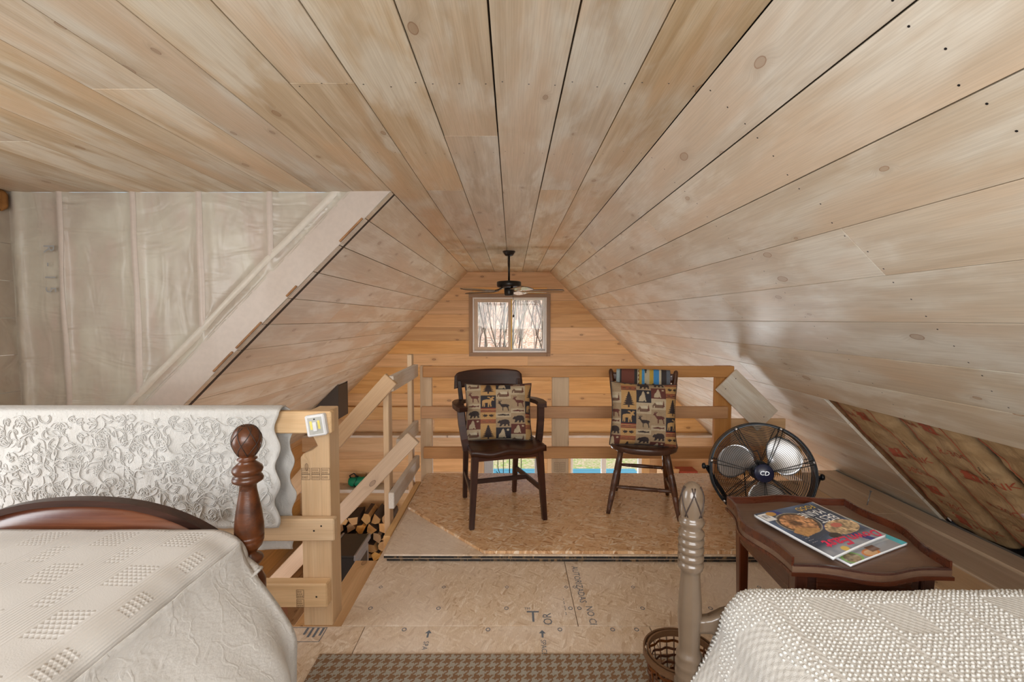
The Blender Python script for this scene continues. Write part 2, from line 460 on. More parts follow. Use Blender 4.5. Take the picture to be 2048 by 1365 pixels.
_boxes = {}
def box_mesh(sx, sy, sz, bev, mat):
    key = (round(sx, 4), round(sy, 4), round(sz, 4), bev, mat)
    if key not in _boxes:
        bm = bmesh.new()
        bmesh.ops.create_cube(bm, size=1.0)
        bmesh.ops.scale(bm, vec=(sx, sy, sz), verts=bm.verts)
        if bev:
            bmesh.ops.bevel(bm, geom=list(bm.edges), offset=min(bev, 0.45 * min(sx, sy, sz)), segments=1, affect='EDGES', profile=0.5)
        me = bpy.data.meshes.new('board')
        bm.to_mesh(me); bm.free()
        me.materials.append(M[mat])
        _boxes[key] = me
    return _boxes[key]

def axes(x, y, z, o):
    return Matrix(((x[0], y[0], z[0], o[0]), (x[1], y[1], z[1], o[1]), (x[2], y[2], z[2], o[2]), (0, 0, 0, 1)))

def beam(name, p0, p1, wdir, width, thick, mat, parent=None, bev=0.003, side=0.0):
    """A board from p0 to p1 (centre line), its width along wdir, its thickness along the third axis; local X is its length."""
    p0 = Vector(p0); p1 = Vector(p1)
    x = (p1 - p0); L = x.length; x.normalize()
    w = Vector(wdir); w = (w - x * w.dot(x)).normalized()
    n = x.cross(w)
    me = box_mesh(L, width, thick, bev, mat)
    o = bpy.data.objects.new(name, me)
    COL.objects.link(o)
    if parent: o.parent = parent
    o.matrix_local = axes(x, w, n, (p0 + p1) / 2 + n * side)
    return o

def box(name, lo, hi, mat, parent=None, bev=0.003, longest=True):
    lo = Vector(lo); hi = Vector(hi)
    c = (lo + hi) / 2; d = hi - lo
    k = max(range(3), key=lambda i: d[i])
    if k == 0 or not longest:
        m_ = axes((1, 0, 0), (0, 1, 0), (0, 0, 1), c); s = (d[0], d[1], d[2])
    elif k == 1:
        m_ = axes((0, 1, 0), (-1, 0, 0), (0, 0, 1), c); s = (d[1], d[0], d[2])
    else:
        m_ = axes((0, 0, 1), (1, 0, 0), (0, 1, 0), c); s = (d[2], d[0], d[1])
    o = bpy.data.objects.new(name, box_mesh(*s, bev, mat))
    COL.objects.link(o)
    if parent: o.parent = parent
    o.matrix_local = m_
    return o

def prism(name, poly, depth, mat, parent=None, mw=None, bev=0.0):
    """poly in local XY (counter-clockwise), extruded to local Z from 0 to -depth."""
    bm = bmesh.new()
    top = [bm.verts.new((p[0], p[1], 0)) for p in poly]
    bot = [bm.verts.new((p[0], p[1], -depth)) for p in poly]
    n = len(poly)
    bm.faces.new(top)
    bm.faces.new(bot[::-1])
    for i in range(n):
        j = (i + 1) % n
        bm.faces.new((top[j], top[i], bot[i], bot[j]))
    bmesh.ops.recalc_face_normals(bm, faces=bm.faces)
    if bev:
        bmesh.ops.bevel(bm, geom=list(bm.edges), offset=bev, segments=1, affect='EDGES')
    return from_bm(name, bm, mat, parent, mw)

def lathe(name, prof, segs, mat, parent=None, mw=None, sx=1.0, sy=1.0):
    vs, fs = [], []
    n = len(prof)
    for (r, z) in prof:
        for k in range(segs):
            a = 2 * PI * k / segs
            vs.append((r * math.cos(a) * sx, r * math.sin(a) * sy, z))
    for i in range(n - 1):
        for k in range(segs):
            k2 = (k + 1) % segs
            fs.append((i * segs + k, i * segs + k2, (i + 1) * segs + k2, (i + 1) * segs + k))
    fs.append(tuple(range(segs))[::-1])
    fs.append(tuple((n - 1) * segs + k for k in range(segs)))
    o = from_py(name, vs, fs, mat, parent, mw, smooth=True)
    return o

def tube_data(pts, rad, sides=6, closed=False, flat=None, vs=None, fs=None):
    """Sweep a round (or flat: (w, t)) section along pts."""
    vs = [] if vs is None else vs
    fs = [] if fs is None else fs
    base = len(vs)
    P = [Vector(p) for p in pts]
    n = len(P)
    up = Vector((0, 0, 1))
    prev = None
    for i in range(n):
        if closed:
            t = P[(i + 1) % n] - P[i - 1]
        else:
            t = P[min(i + 1, n - 1)] - P[max(i - 1, 0)]
        if t.length < 1e-9: t = Vector((0, 0, 1))
        t.normalize()
        if prev is None:
            a = up if abs(t.z) < 0.9 else Vector((1, 0, 0))
            u = (a - t * a.dot(t)).normalized()
        else:
            u = (prev - t * prev.dot(t))
            u = u.normalized() if u.length > 1e-6 else prev
        prev = u
        v = t.cross(u)
        r = rad[i] if isinstance(rad, (list, tuple)) else rad
        for k in range(sides):
            a = 2 * PI * k / sides
            if flat:
                cu, cv = math.cos(a + PI / 4), math.sin(a + PI / 4)
                vs.append(P[i] + u * (math.copysign(flat[0] / 2, cu)) + v * (math.copysign(flat[1] / 2, cv)))
            else:
                vs.append(P[i] + u * (r * math.cos(a)) + v * (r * math.sin(a)))
    m = n if closed else n - 1
    for i in range(m):
        for k in range(sides):
            k2 = (k + 1) % sides
            i2 = (i + 1) % n
            fs.append((base + i * sides + k, base + i * sides + k2, base + i2 * sides + k2, base + i2 * sides + k))
    if not closed:
        fs.append(tuple(base + k for k in range(sides))[::-1])
        fs.append(tuple(base + (n - 1) * sides + k for k in range(sides)))
    return vs, fs

def tube(name, pts, rad, mat, parent=None, sides=8, closed=False, flat=None, smooth=True, mw=None):
    vs, fs = tube_data(pts, rad, 4 if flat else sides, closed, flat)
    return from_py(name, vs, fs, mat, parent, mw, smooth=smooth and not flat)

def grid(name, fn, nu, nv, mat, parent=None, mw=None, smooth=True, thick=0.0, color=None):
    """fn(u, v) -> point for u, v in 0..1; with thick the sheet gets a back and edges."""
    vs, fs = [], []
    for j in range(nv + 1):
        for i in range(nu + 1):
            vs.append(Vector(fn(i / nu, j / nv)))
    W = nu + 1
    for j in range(nv):
        for i in range(nu):
            a = j * W + i
            fs.append((a, a + 1, a + W + 1, a + W))
    N = len(vs)
    if thick:
        nor = [Vector((0, 0, 0)) for _ in vs]
        for j in range(nv + 1):
            for i in range(nu + 1):
                a = vs[j * W + min(i + 1, nu)] - vs[j * W + max(i - 1, 0)]
                b = vs[min(j + 1, nv) * W + i] - vs[max(j - 1, 0) * W + i]
                c = a.cross(b)
                nor[j * W + i] = c.normalized() if c.length > 1e-12 else Vector((0, 0, 1))
        vs += [vs[k] - nor[k] * thick for k in range(N)]
        for j in range(nv):
            for i in range(nu):
                a = j * W + i + N
                fs.append((a + W, a + W + 1, a + 1, a))
        rim = [i for i in range(W)] + [j * W + nu for j in range(1, nv + 1)] + [nv * W + i for i in range(nu - 1, -1, -1)] + [j * W for j in range(nv - 1, 0, -1)]
        for k in range(len(rim)):
            a, b = rim[k], rim[(k + 1) % len(rim)]
            fs.append((b, a, a + N, b + N))
    o = from_py(name, vs, fs, mat, parent, mw, smooth)
    if color is not None:
        at = o.data.color_attributes.new('print', 'FLOAT_COLOR', 'POINT')
        cc = np.ones((len(vs), 4), dtype=np.float32)
        cc[:N, :3] = color
        cc[:, 3] = 1
        if thick: cc[N:, :3] = cc[:N, :3]
        at.data.foreach_set('color', cc.ravel())
    return o

def text(name, body, size, mat, parent, mw, conform=None, ext=0.0, sx=1.0, align='CENTER', shear=0.0, bold=0.0):
    cu = bpy.data.curves.new('lettering', 'FONT')
    cu.body = body
    cu.size = size
    cu.align_x = align
    cu.align_y = 'CENTER'
    cu.resolution_u = 2
    cu.shear = shear
    cu.extrude = ext
    cu.offset = bold
    tmp = bpy.data.objects.new('tmp_lettering', cu)
    COL.objects.link(tmp)
    dg = bpy.context.evaluated_depsgraph_get()
    me = bpy.data.meshes.new_from_object(tmp.evaluated_get(dg))
    bpy.data.objects.remove(tmp, do_unlink=True)
    bpy.data.curves.remove(cu)
    me.name = name
    if sx != 1.0:
        for v in me.vertices: v.co.x *= sx
    me.materials.clear()
    o = link(name, me, mat, parent, mw)
    if conform:
        for v in me.vertices:
            v.co = conform(mw @ v.co)
        o.matrix_local = Matrix.Identity(4)
    return o

def smoothstep(a, b, x):
    t = max(0.0, min(1.0, (x - a) / (b - a)))
    return t * t * (3 - 2 * t)
def nz(x, y=0.0, z=0.0):
    return mnoise.noise(Vector((x, y, z)))

# ================================================================ the room shell
ZC = 2.099          # ceiling
XR, XL = 0.655, -0.76   # where ceiling meets the two slopes
KR, KL = XR + ZC, -XL + ZC
YG = 7.9            # far gable wall
YCH = 2.908         # dormer cheek wall
ZLOW = -2.7         # floor of the room below
A2 = math.sqrt(0.5)
rng = random.Random(3)

# ---- ceiling
ceiling = struct('ceiling')
box('backing', (XL - 0.02, -1.2, ZC + 0.02), (XR + 0.04, YG + 0.05, ZC + 0.06), 'dark_gap', ceiling, 0)
box('backing', (-3.25, -1.2, ZC + 0.02), (XL - 0.02, YCH + 0.05, ZC + 0.06), 'dark_gap', ceiling, 0)
ced = [(0.413, XR, [5.35]), (0.176, 0.413, [2.88, 6.3]), (-0.061, 0.176, [4.56, 7.1]), (-0.299, -0.061, [2.04, 5.7]), (-0.537, -0.299, [2.89, 6.5]), (XL, -0.537, [1.59, 5.3])]
for x0, x1, js in ced:
    ys = [-1.2] + js + [YG + 0.02]
    for a, b in zip(ys, ys[1:]):
        gp = rng.choice((0.0016, 0.0022, 0.003))
        beam('plank', ((x0 + x1) / 2, a + 0.001, ZC + 0.009), ((x0 + x1) / 2, b - 0.001, ZC + 0.009), (1, 0, 0), x1 - x0 - 2 * gp, 0.018, 'ceil', ceiling, 0.0012)
x1 = XL
k = 0
while x1 > -3.2:
    x0 = max(x1 - 0.237, -3.24)
    js = {2: [1.63], 4: [0.9], 6: [2.1]}.get(k, [])
    ys = [-1.2] + js + [YCH + 0.02]
    for a, b in zip(ys, ys[1:]):
        beam('plank', ((x0 + x1) / 2, a + 0.001, ZC + 0.009), ((x0 + x1) / 2, b - 0.001, ZC + 0.009), (1, 0, 0), x1 - x0 - 0.0024, 0.018, 'ceil', ceiling, 0.001)
    x1 = x0
    k += 1

# ---- right slope (boarded roof slope), open to the insulation low down on the near side
wall_right = struct('wall_right')
beam('backing', ((KR - ZC) - 0.01 + 0.03, -1.2, ZC + 0.01 + 0.03), ((KR - ZC) - 0.01 + 0.03, YG, ZC + 0.01 + 0.03), (1, 0, -1), 0.03, 0.02, 'dark_gap', wall_right, 0)
def slope_pt(zm, y, s):     # a point on a slope's inner face
    return (s * ((KR if s > 0 else KL) - zm), y, zm)
def slope_plank(parent, za, zb, y0, y1, s, mat='slope', gap=0.002, name='plank', thick=0.018, out=0.0):
    zm = (za + zb) / 2
    w = (za - zb) / A2 - 2 * gap
    sd = (thick / 2 + out) * (-1 if s > 0 else 1)
    return beam(name, slope_pt(zm, y0 + 0.001, s), slope_pt(zm, y1 - 0.001, s), (s, 0, -1), w, thick, mat, parent, 0.0012, side=sd)
slope_plank(wall_right, ZC, 0.80, -1.2, YG, 1, 'dark_gap', 0, 'backing', 0.03, 0.02)
slope_plank(wall_right, 0.80, -0.75, 2.88, YG, 1, 'dark_gap', 0, 'backing', 0.03, 0.02)
slope_plank(wall_right, 0.80, -0.05, -1.2, 2.88, 1, 'dark_gap', 0, 'backing', 0.03, 0.20)
rz = [ZC, 1.938, 1.774, 1.610, 1.447, 1.283, 1.120, 0.957, 0.794, 0.631, 0.468, 0.305, 0.142, -0.021, -0.184, -0.347, -0.51, -0.74]
rj = {1: [2.88, 5.9], 2: [6.8], 3: [1.60, 5.4], 4: [2.87, 5.0], 5: [4.1, 6.4], 6: [5.3], 7: [3.6, 6.1], 8: [5.0], 9: [4.4, 6.6], 10: [5.5], 11: [4.8], 0: [4.4]}
for i in range(len(rz) - 1):
    za, zb = rz[i], rz[i + 1]
    y0 = -1.2 if zb > 0.78 else (2.84 if zb > -0.03 else 3.66)
    ys = [y0] + [j for j in rj.get(i, []) if j > y0 + 0.2] + [YG + 0.02]
    for a, b in zip(ys, ys[1:]):
        slope_plank(wall_right, za, zb, a, b, 1, gap=rng.choice((0.0010, 0.0016, 0.0024)))
# rafter edge beside the open bay
slope_plank(wall_right, 0.80, 0.0, 2.845, 2.885, 1, 'rustic', 0.0, 'rafter', 0.16, 0.02)

# ---- left slope beyond the dormer
wall_left = struct('wall_left')
slope_plank(wall_left, ZC, -0.76, YCH + 0.03, YG, -1, 'dark_gap', 0, 'backing', 0.03, 0.02)
lz = [ZC - 0.168 * k for k in range(17)] + [-0.76]
lj = {1: [6.2], 2: [4.9], 3: [5.8], 4: [3.94, 6.6], 5: [5.1], 6: [4.4, 6.9], 7: [5.6], 8: [4.0], 9: [6.0], 10: [5.0]}
for i in range(len(lz) - 1):
    ys = [YCH + 0.004 + rng.choice((0, 0.0, 0.006))] + lj.get(i, []) + [YG + 0.02]
    for a, b in zip(ys, ys[1:]):
        slope_plank(wall_left, lz[i], lz[i + 1], a, b, -1, gap=rng.choice((0.0014, 0.002, 0.003)))
for za, zb in ((1.925, 1.775), (1.50, 1.43), (1.27, 1.10), (1.08, 0.95)):
    slope_plank(wall_left, za, zb, YCH - 0.012, YCH + 0.003, -1, 'rustic', 0.003, 'edge_strip', 0.012, 0.004)

def nail_row(parent, frames):
    vs, fs = [], []
    for o, a, b in frames:
        k0 = len(vs)
        for k in range(6):
            th = PI / 3 * k
            vs.append(o + a * (0.0032 * math.cos(th)) + b * (0.0032 * math.sin(th)))
        fs.append(tuple(range(k0, k0 + 6)))
    tag(from_py('nail_heads', vs, fs, 'black', parent), kind='stuff')
_fr = []
for x0, x1, js in ced:
    for yy in (0.99, 1.60, 2.24, 2.88, 3.5, 4.1, 4.7):
        for f_ in (0.12, 0.5, 0.88):
            _fr.append((Vector((x0 + (x1 - x0) * f_, yy + rng.uniform(-0.02, 0.02), ZC - 0.0006)), Vector((1, 0, 0)), Vector((0, 1, 0))))
nail_row(ceiling, _fr)
_fr = []
for za, zb in zip(rz[:8], rz[1:9]):
    for yy in (0.99, 1.60, 2.24, 2.88, 3.5):
        for f_ in (0.14, 0.5, 0.86):
            p_ = Vector(slope_pt(za + (zb - za) * f_, yy + rng.uniform(-0.02, 0.02), 1)) + Vector((-A2, 0, -A2)) * 0.0006
            _fr.append((p_, Vector((0, 1, 0)), Vector((A2, 0, -A2))))
nail_row(wall_right, _fr)

# ---- dormer cheek wall: plastic sheet over studs and batts
wall_cheek = struct('wall_cheek')
def cheek_y(x, z):
    d = 0.0
    for sx in (-3.14, -2.86, -2.40, -1.98, -1.53, -1.1):
        d = max(d, math.exp(-((x - sx) / 0.035) ** 2))
    t = (-(KL - z)) - x          # distance to the slope edge, horizontally
    d = max(d, math.exp(-((t - 0.36) / 0.05) ** 2), smoothstep(0.30, 0.26, t))
    b = 0.022 * (1 - d)
    b += 0.010 * nz(x * 2.3, z * 1.6, 2.0) + 0.006 * nz(x * 6, z * 3.2, 5.0) + 0.010 * abs(nz(x * 3 + z * 1.5, z * 2.2 - x, 9.0)) * smoothstep(1.5, 0.9, z)
    return YCH + b
def cheek(u, v):
    z = -0.35 + (ZC + 0.35) * v
    xr = -(KL - z)
    xl = -3.22
    x = xl + (max(xr, xl + 0.002) - xl) * u
    return (x, cheek_y(x, z), z)
grid('plastic_sheet', lambda u, v: cheek(1 - u, v), 130, 100, 'poly', wall_cheek)
prism('sheathing', [(-3.25, -0.4), (-2.95, -0.1), (XL, ZC), (-3.25, ZC)], 0.03, 'dark_gap', wall_cheek, axes((1, 0, 0), (0, 0, 1), (0, -1, 0), (0, YCH + 0.06, 0)))
for sx in (-2.86, -2.40, -1.98, -1.53):
    zt, zb = ZC, max(-0.2, KL + sx - 0.02 + 0.38)
    def st(u, v, sx=sx, zt=zt, zb=zb):
        z = zb + (zt - zb) * v
        x = sx + (0.5 - u) * (0.040 + 0.012 * nz(z * 3, sx * 5)) + 0.014 * nz(z * 1.6, sx)
        return (x, cheek_y(x, z) - 0.0012 - 0.002 * math.sin(PI * u), z)
    grid('stud', st, 4, 40, 'poly_stud', wall_cheek)
def dg(u, v):
    z = 0.3 + (ZC - 0.3) * v
    x = -(KL - z) - 0.27 * (1 - u) - 0.002
    return (x, cheek_y(x, z) - 0.002, z)
grid('end_rafter', lambda u, v: dg(1 - u, v), 8, 60, 'poly_stud', wall_cheek)
def dg2(u, v):
    z = 0.6 + (ZC - 0.6) * v
    x = -(KL - z) - 0.36 - (0.030 + 0.012 * nz(z * 4, 3.0)) * (0.5 - u) * 2 + 0.012 * nz(z * 2.2, 8.0)
    return (x, cheek_y(x, z) - 0.0015 - 0.002 * math.sin(PI * u), z)
grid('tape_strip', dg2, 4, 60, 'poly_tape', wall_cheek)
for zz, ch in ((1.74, 'R'), (1.64, '-'), (1.56, '1'), (1.48, '5')):
    text('faded_print', ch, 0.10, 'pale_ink', wall_cheek, axes((0, 0, -1), (1, 0, 0), (0, -1, 0), (-2.93, 2.900, zz)), sx=0.9)

# ---- dormer end wall and the wall behind the camera (dormer window lights the loft; rear frame added for fill)
def holed_wall(name, u0, u1, v0, v1, hole, mw, mat='slope', row=0.236):
    w = struct(name)
    z = v0
    while z < v1 - 0.01:
        zt = min(z + row, v1)
        segs = [(u0, u1, z, zt)]
        if zt > hole[2] and z < hole[3]:
            segs = [(u0, hole[0], z, zt), (hole[1], u1, z, zt)]
            if z < hole[2] - 0.005: segs.append((hole[0], hole[1], z, hole[2]))
            if zt > hole[3] + 0.005: segs.append((hole[0], hole[1], hole[3], zt))
        for a, b, c, d in segs:
            if b - a > 0.01 and d - c > 0.005:
                prism('plank', [(a, c + 0.001), (b, c + 0.001), (b, d - 0.001), (a, d - 0.001)], 0.02, mat, w, mw)
        z = zt
    return w
holed_wall('wall_rear', -3.25, 2.85, 0.0, ZC, (-1.35, 1.15, 0.88, 1.95), axes((-1, 0, 0), (0, 0, 1), (0, 1, 0), (0, -1.2, 0)))
holed_wall('wall_dormer', -2.95, 1.25, -0.35, ZC, (-1.95, 0.45, 0.78, 1.98), axes((0, -1, 0), (0, 0, 1), (1, 0, 0), (-3.19, 0, 0)), 'poly')
def window_frame(name, lo, hi, ax, depth=0.05, mull=1):
    """A sash window: lo/hi corners in the wall plane, ax = (u axis, normal to the room, origin)."""
    w = struct(name)
    u, n, o = (Vector(a) for a in ax)
    def bar(a0, b0, a1, b1, nm='frame'):
        c0 = o + u * a0 + Vector((0, 0, b0)); c1 = o + u * a1 + Vector((0, 0, b1)) + n * depth
        box(nm, [min(p, q) for p, q in zip(c0, c1)], [max(p, q) for p, q in zip(c0, c1)], 'vinyl', w, 0.004)
    t = 0.06
    bar(lo[0], lo[1], hi[0], lo[1] + t, 'frame_rail'); bar(lo[0], hi[1] - t, hi[0], hi[1], 'frame_rail')
    bar(lo[0], lo[1] + t, lo[0] + t, hi[1] - t, 'frame_stile'); bar(hi[0] - t, lo[1] + t, hi[0], hi[1] - t, 'frame_stile')
    for k in range(mull):
        x = lo[0] + (hi[0] - lo[0]) * (k + 1) / (mull + 1)
        bar(x - 0.025, lo[1] + t, x + 0.025, hi[1] - t, 'mullion')
    return w
window_frame('fill_window_1', (-1.35, 0.88), (1.15, 1.95), ((-1, 0, 0), (0, 1, 0), (0, -1.25, 0)), 0.05, 2)  # unseen frame added around the rear fill lamp
window_frame('window_2', (-1.95, 0.78), (0.45, 1.98), ((0, -1, 0), (1, 0, 0), (-3.24, 0, 0)), 0.05, 2)

# ---- far gable wall
wall_far = struct('wall_far')
OPEN = [(-0.685, 0.605, 0.715, 1.665), (1.00, 2.32, -2.05, -0.98), (-0.50, 0.56, -2.70, -0.98)]
MWG = axes((1, 0, 0), (0, 0, 1), (0, -1, 0), (0, YG, 0))
def xlim(z):
    return max(-(KL - z) - 0.02, -3.66), min(KR - z + 0.02, 3.53)
def gable_piece(x0, x1, z0, z1, ends=(False, False)):
    a0, b0 = xlim(z0); a1, b1 = xlim(z1)
    p = [(max(x0, a0) if ends[0] else x0, z0 + 0.0012), (min(x1, b0) if ends[1] else x1, z0 + 0.0012), (min(x1, b1) if ends[1] else x1, z1 - 0.0012), (max(x0, a1) if ends[0] else x0, z1 - 0.0012)]
    c = Vector((sum(q[0] for q in p) / 4, (z0 + z1) / 2, 0))
    prism('plank', [(q[0] - c.x, q[1] - c.y) for q in p], 0.02, 'pine', wall_far, MWG @ Matrix.Translation(c))
edges = [1.379 + 0.2315 * k for k in range(3, -20, -1)]
edges = [ZC + 0.03] + [e for e in edges if ZLOW < e < 2.0] + [ZLOW]
for zt, zb in zip(edges, edges[1:]):
    spans = [(-9.0, 9.0, zb, zt)]
    for (ox0, ox1, oz0, oz1) in OPEN:
        if zt > oz0 + 0.003 and zb < oz1 - 0.003:
            ns = []
            for (a, b, c, d) in spans:
                if b <= ox0 or a >= ox1 or (c, d) != (zb, zt):
                    ns.append((a, b, c, d)); continue
                ns += [(a, ox0, c, d), (ox1, b, c, d)]
                if zb < oz0 - 0.004: ns.append((ox0, ox1, zb, oz0))
                if zt > oz1 + 0.004: ns.append((ox0, ox1, oz1, zt))
            spans = ns
    for (a, b, c, d) in spans:
        cuts = [a]
        if (c, d) == (zb, zt):
            la, lb = max(a, xlim(zb)[0]), min(b, xlim(zb)[1])
            if lb - la > 2.2:
                cuts.append(la + (lb - la) * rng.uniform(0.3, 0.7))
        cuts.append(b)
        for q0, q1 in zip(cuts, cuts[1:]):
            gable_piece(q0 + (0.0008 if q0 > -8 else 0), q1 - (0.0008 if q1 < 8 else 0), c, d, (q0 < -8, q1 > 8))
for lo_, hi_ in (((-3.7, YG + 0.03, ZLOW), (-0.69, YG + 0.07, ZC)), ((0.61, YG + 0.03, -0.98), (3.6, YG + 0.07, ZC)), ((-0.69, YG + 0.03, -0.98), (0.61, YG + 0.07, 0.71)), ((-0.69, YG + 0.03, 1.67), (0.61, YG + 0.07, ZC + 0.05)), ((2.32, YG + 0.03, ZLOW), (3.6, YG + 0.07, -0.98)), ((0.56, YG + 0.03, ZLOW), (1.0, YG + 0.07, -0.98)), ((1.0, YG + 0.03, ZLOW), (2.32, YG + 0.07, -2.05))):
    box('sheathing', lo_, hi_, 'dark_gap', wall_far, 0)

# gable window: weathered casing, tan slider
w3 = struct('window_3')
for nm, lo_, hi_, m_ in (('casing', (-0.745, 7.868, 1.665), (0.665, 7.899, 1.725), 'grey_trim'), ('casing', (-0.745, 7.868, 0.645), (0.665, 7.899, 0.712), 'grey_trim'),
                         ('casing', (-0.745, 7.868, 0.712), (-0.680, 7.899, 1.665), 'grey_trim'), ('casing', (0.600, 7.868, 0.712), (0.665, 7.899, 1.665), 'grey_trim')):
    box(nm, lo_, hi_, m_, w3, 0.003)
for nm, lo_, hi_, m_ in (('jamb', (-0.680, 7.875, 0.712), (-0.655, 7.99, 1.665), 'vinyl'), ('jamb', (0.575, 7.875, 0.712), (0.600, 7.99, 1.665), 'vinyl'), ('sill', (-0.655, 7.875, 0.712), (0.575, 7.99, 0.745), 'vinyl'), ('head', (-0.655, 7.875, 1.642), (0.575, 7.99, 1.665), 'vinyl'),
                         ('sash_stile', (-0.655, 7.905, 0.745), (-0.593, 7.94, 1.642), 'vinyl_tan'), ('sash_stile', (-0.066, 7.905, 0.745), (-0.018, 7.94, 1.642), 'vinyl_tan'), ('sash_rail', (-0.593, 7.905, 0.745), (-0.066, 7.94, 0.806), 'vinyl_tan'), ('sash_rail', (-0.593, 7.905, 1.583), (-0.066, 7.94, 1.642), 'vinyl_tan'),
                         ('sash_stile', (-0.018, 7.925, 0.745), (0.002, 7.965, 1.642), 'yellow_ink'), ('sash_stile', (0.540, 7.945, 0.745), (0.575, 7.975, 1.642), 'vinyl'), ('sash_rail', (0.002, 7.945, 0.745), (0.540, 7.975, 0.776), 'vinyl'), ('sash_rail', (0.002, 7.945, 1.622), (0.540, 7.975, 1.642), 'vinyl')):  # yellow centre stile is a painted reflection of orange wood
    box(nm, lo_, hi_, m_, w3, 0.003)
box('pane', (-0.593, 7.92, 0.806), (-0.066, 7.924, 1.583), 'glass', w3, 0)
box('pane', (0.002, 7.958, 0.776), (0.540, 7.962, 1.622), 'glass', w3, 0)

# lower window and the glazed door beside it
w4 = struct('window_4')
for nm, lo_, hi_, m_ in (('casing', (0.92, 7.866, -2.12), (1.03, 7.899, -0.92), 'lumber'), ('casing', (2.28, 7.866, -2.12), (2.42, 7.899, -0.92), 'lumber'), ('casing', (1.03, 7.866, -0.99), (2.28, 7.899, -0.92), 'lumber'), ('casing', (1.03, 7.866, -2.12), (2.28, 7.899, -2.04), 'lumber'),
                         ('frame', (1.03, 7.88, -2.04), (1.07, 7.96, -0.99), 'vinyl'), ('frame', (2.22, 7.88, -2.04), (2.28, 7.96, -0.99), 'vinyl'), ('mullion', (1.575, 7.88, -2.0), (1.655, 7.96, -1.03), 'vinyl'), ('frame_rail', (1.07, 7.88, -2.04), (2.22, 7.96, -2.0), 'vinyl'), ('frame_rail', (1.07, 7.88, -1.03), (2.22, 7.96, -0.99), 'vinyl')):
    box(nm, lo_, hi_, m_, w4, 0.003)
box('pane', (1.07, 7.92, -2.0), (1.575, 7.924, -1.03), 'glass', w4, 0)
box('pane', (1.655, 7.92, -2.0), (2.22, 7.924, -1.03), 'glass', w4, 0)
d1 = struct('door_1')
for nm, lo_, hi_, m_ in (('casing', (-0.60, 7.866, ZLOW), (-0.49, 7.899, -0.92), 'lumber'), ('casing', (0.62, 7.866, ZLOW), (0.72, 7.899, -0.92), 'lumber'), ('casing', (-0.49, 7.866, -0.99), (0.62, 7.899, -0.92), 'lumber'),
                         ('stile', (-0.49, 7.88, ZLOW), (-0.33, 7.93, -0.99), 'grey_panel'), ('stile', (0.40, 7.88, ZLOW), (0.56, 7.93, -0.99), 'grey_panel'), ('rail', (-0.33, 7.88, ZLOW), (0.40, 7.93, -2.3), 'grey_panel'), ('rail', (-0.33, 7.88, -1.06), (0.40, 7.93, -0.99), 'grey_panel')):
    box(nm, lo_, hi_, m_, d1, 0.003)
box('pane', (-0.33, 7.90, -2.3), (0.40, 7.904, -1.06), 'glass', d1, 0)

# ledges across the gable wall
t1 = struct('trim_1')
box('ledge_face', (-3.62, 7.74, -1.0), (3.50, 7.895, -0.745), 'lumber', t1, 0.004)
box('ledge_cap', (-3.62, 7.70, -0.74), (3.50, 7.895, -0.70), 'lumber_pale', t1, 0.004)
t2 = struct('trim_2')
box('ledge_face', (-3.62, 7.62, -2.05), (-1.45, 7.895, -1.665), 'lumber', t2, 0.004)
box('ledge_cap', (-3.62, 7.58, -1.66), (-1.45, 7.895, -1.60), 'lumber_pale', t2, 0.004)
t3 = struct('trim_3')
box('ledge_face', (-3.05, 7.82, -0.455), (-0.6, 7.895, -0.235), 'lumber', t3, 0.004)

# ---- side walls, floor and end wall of the room below
def knee_wall(name, x, s):
    w = struct(name)
    z = ZLOW
    while z < -0.74:
        zt = min(z + 0.2315, -0.73)
        box('plank', (min(x, x + s * 0.02), 0.0, z + 0.001), (max(x, x + s * 0.02), YG, zt - 0.001), 'pine', w, 0.0015)
        z = zt
knee_wall('wall_lower_left', -3.62, -1)
knee_wall('wall_lower_right', 3.48, 1)
wl = struct('wall_lower_rear')
z = ZLOW
while z < -0.26:
    box('plank', (-3.66, -0.04, z + 0.001), (3.5, -0.02, min(z + 0.3, -0.25) - 0.001), 'pine', wl, 0.0015)
    z += 0.3
fl = struct('floor_lower')
box('subfloor', (-3.66, -0.05, ZLOW - 0.08), (3.5, YG + 0.05, ZLOW - 0.021), 'dark_gap', fl, 0)
x = -3.66
while x < 3.5:
    box('floorboard', (x + 0.001, -0.03, ZLOW - 0.02), (min(x + 0.18, 3.5) - 0.001, YG, ZLOW), 'lower_floor', fl, 0.0015)
    x += 0.18

# ---- loft floor: OSB panels on a joisted deck with the stairwell left open
floor = struct('floor')
box('deck', (-3.25, -1.2, -0.24), (2.78, 1.855, -0.019), 'lumber', floor, 0)
box('deck', (-0.722, 1.855, -0.24), (2.78, 3.586, -0.019), 'lumber', floor, 0)
for a, b in zip((-3.25, -1.84, -0.62, 0.58, 1.80), (-1.84, -0.62, 0.58, 1.80, 2.05)):
    for c, d in ((-1.2, -0.58), (-0.58, 1.86)):
        box('floor_panel', (a + 0.0015, c + 0.0015, -0.018), (b - 0.0015, d - 0.0015, 0.0), 'osb_floor', floor, 0.001)
for a, b in zip((-0.722, 0.28, 1.50), (0.28, 1.50, 2.05)):
    box('floor_panel', (a + 0.0015, 1.8615, -0.018), (b - 0.0015, 3.586, 0.0), 'osb_floor', floor, 0.001)
box('floorboard', (2.052, -1.2, -0.018), (2.318, 3.586, 0.002), 'lumber', floor, 0.002)
box('eave_board', (2.32, -1.2, -0.018), (2.548, 2.94, 0.012), 'ledge', floor, 0.002)
box('eave_board', (2.32, 2.945, -0.018), (2.548, 3.75, 0.012), 'ledge', floor, 0.002)
box('eave_board', (2.552, -1.2, -0.018), (2.700, 3.75, 0.03), 'ledge', floor, 0.002)
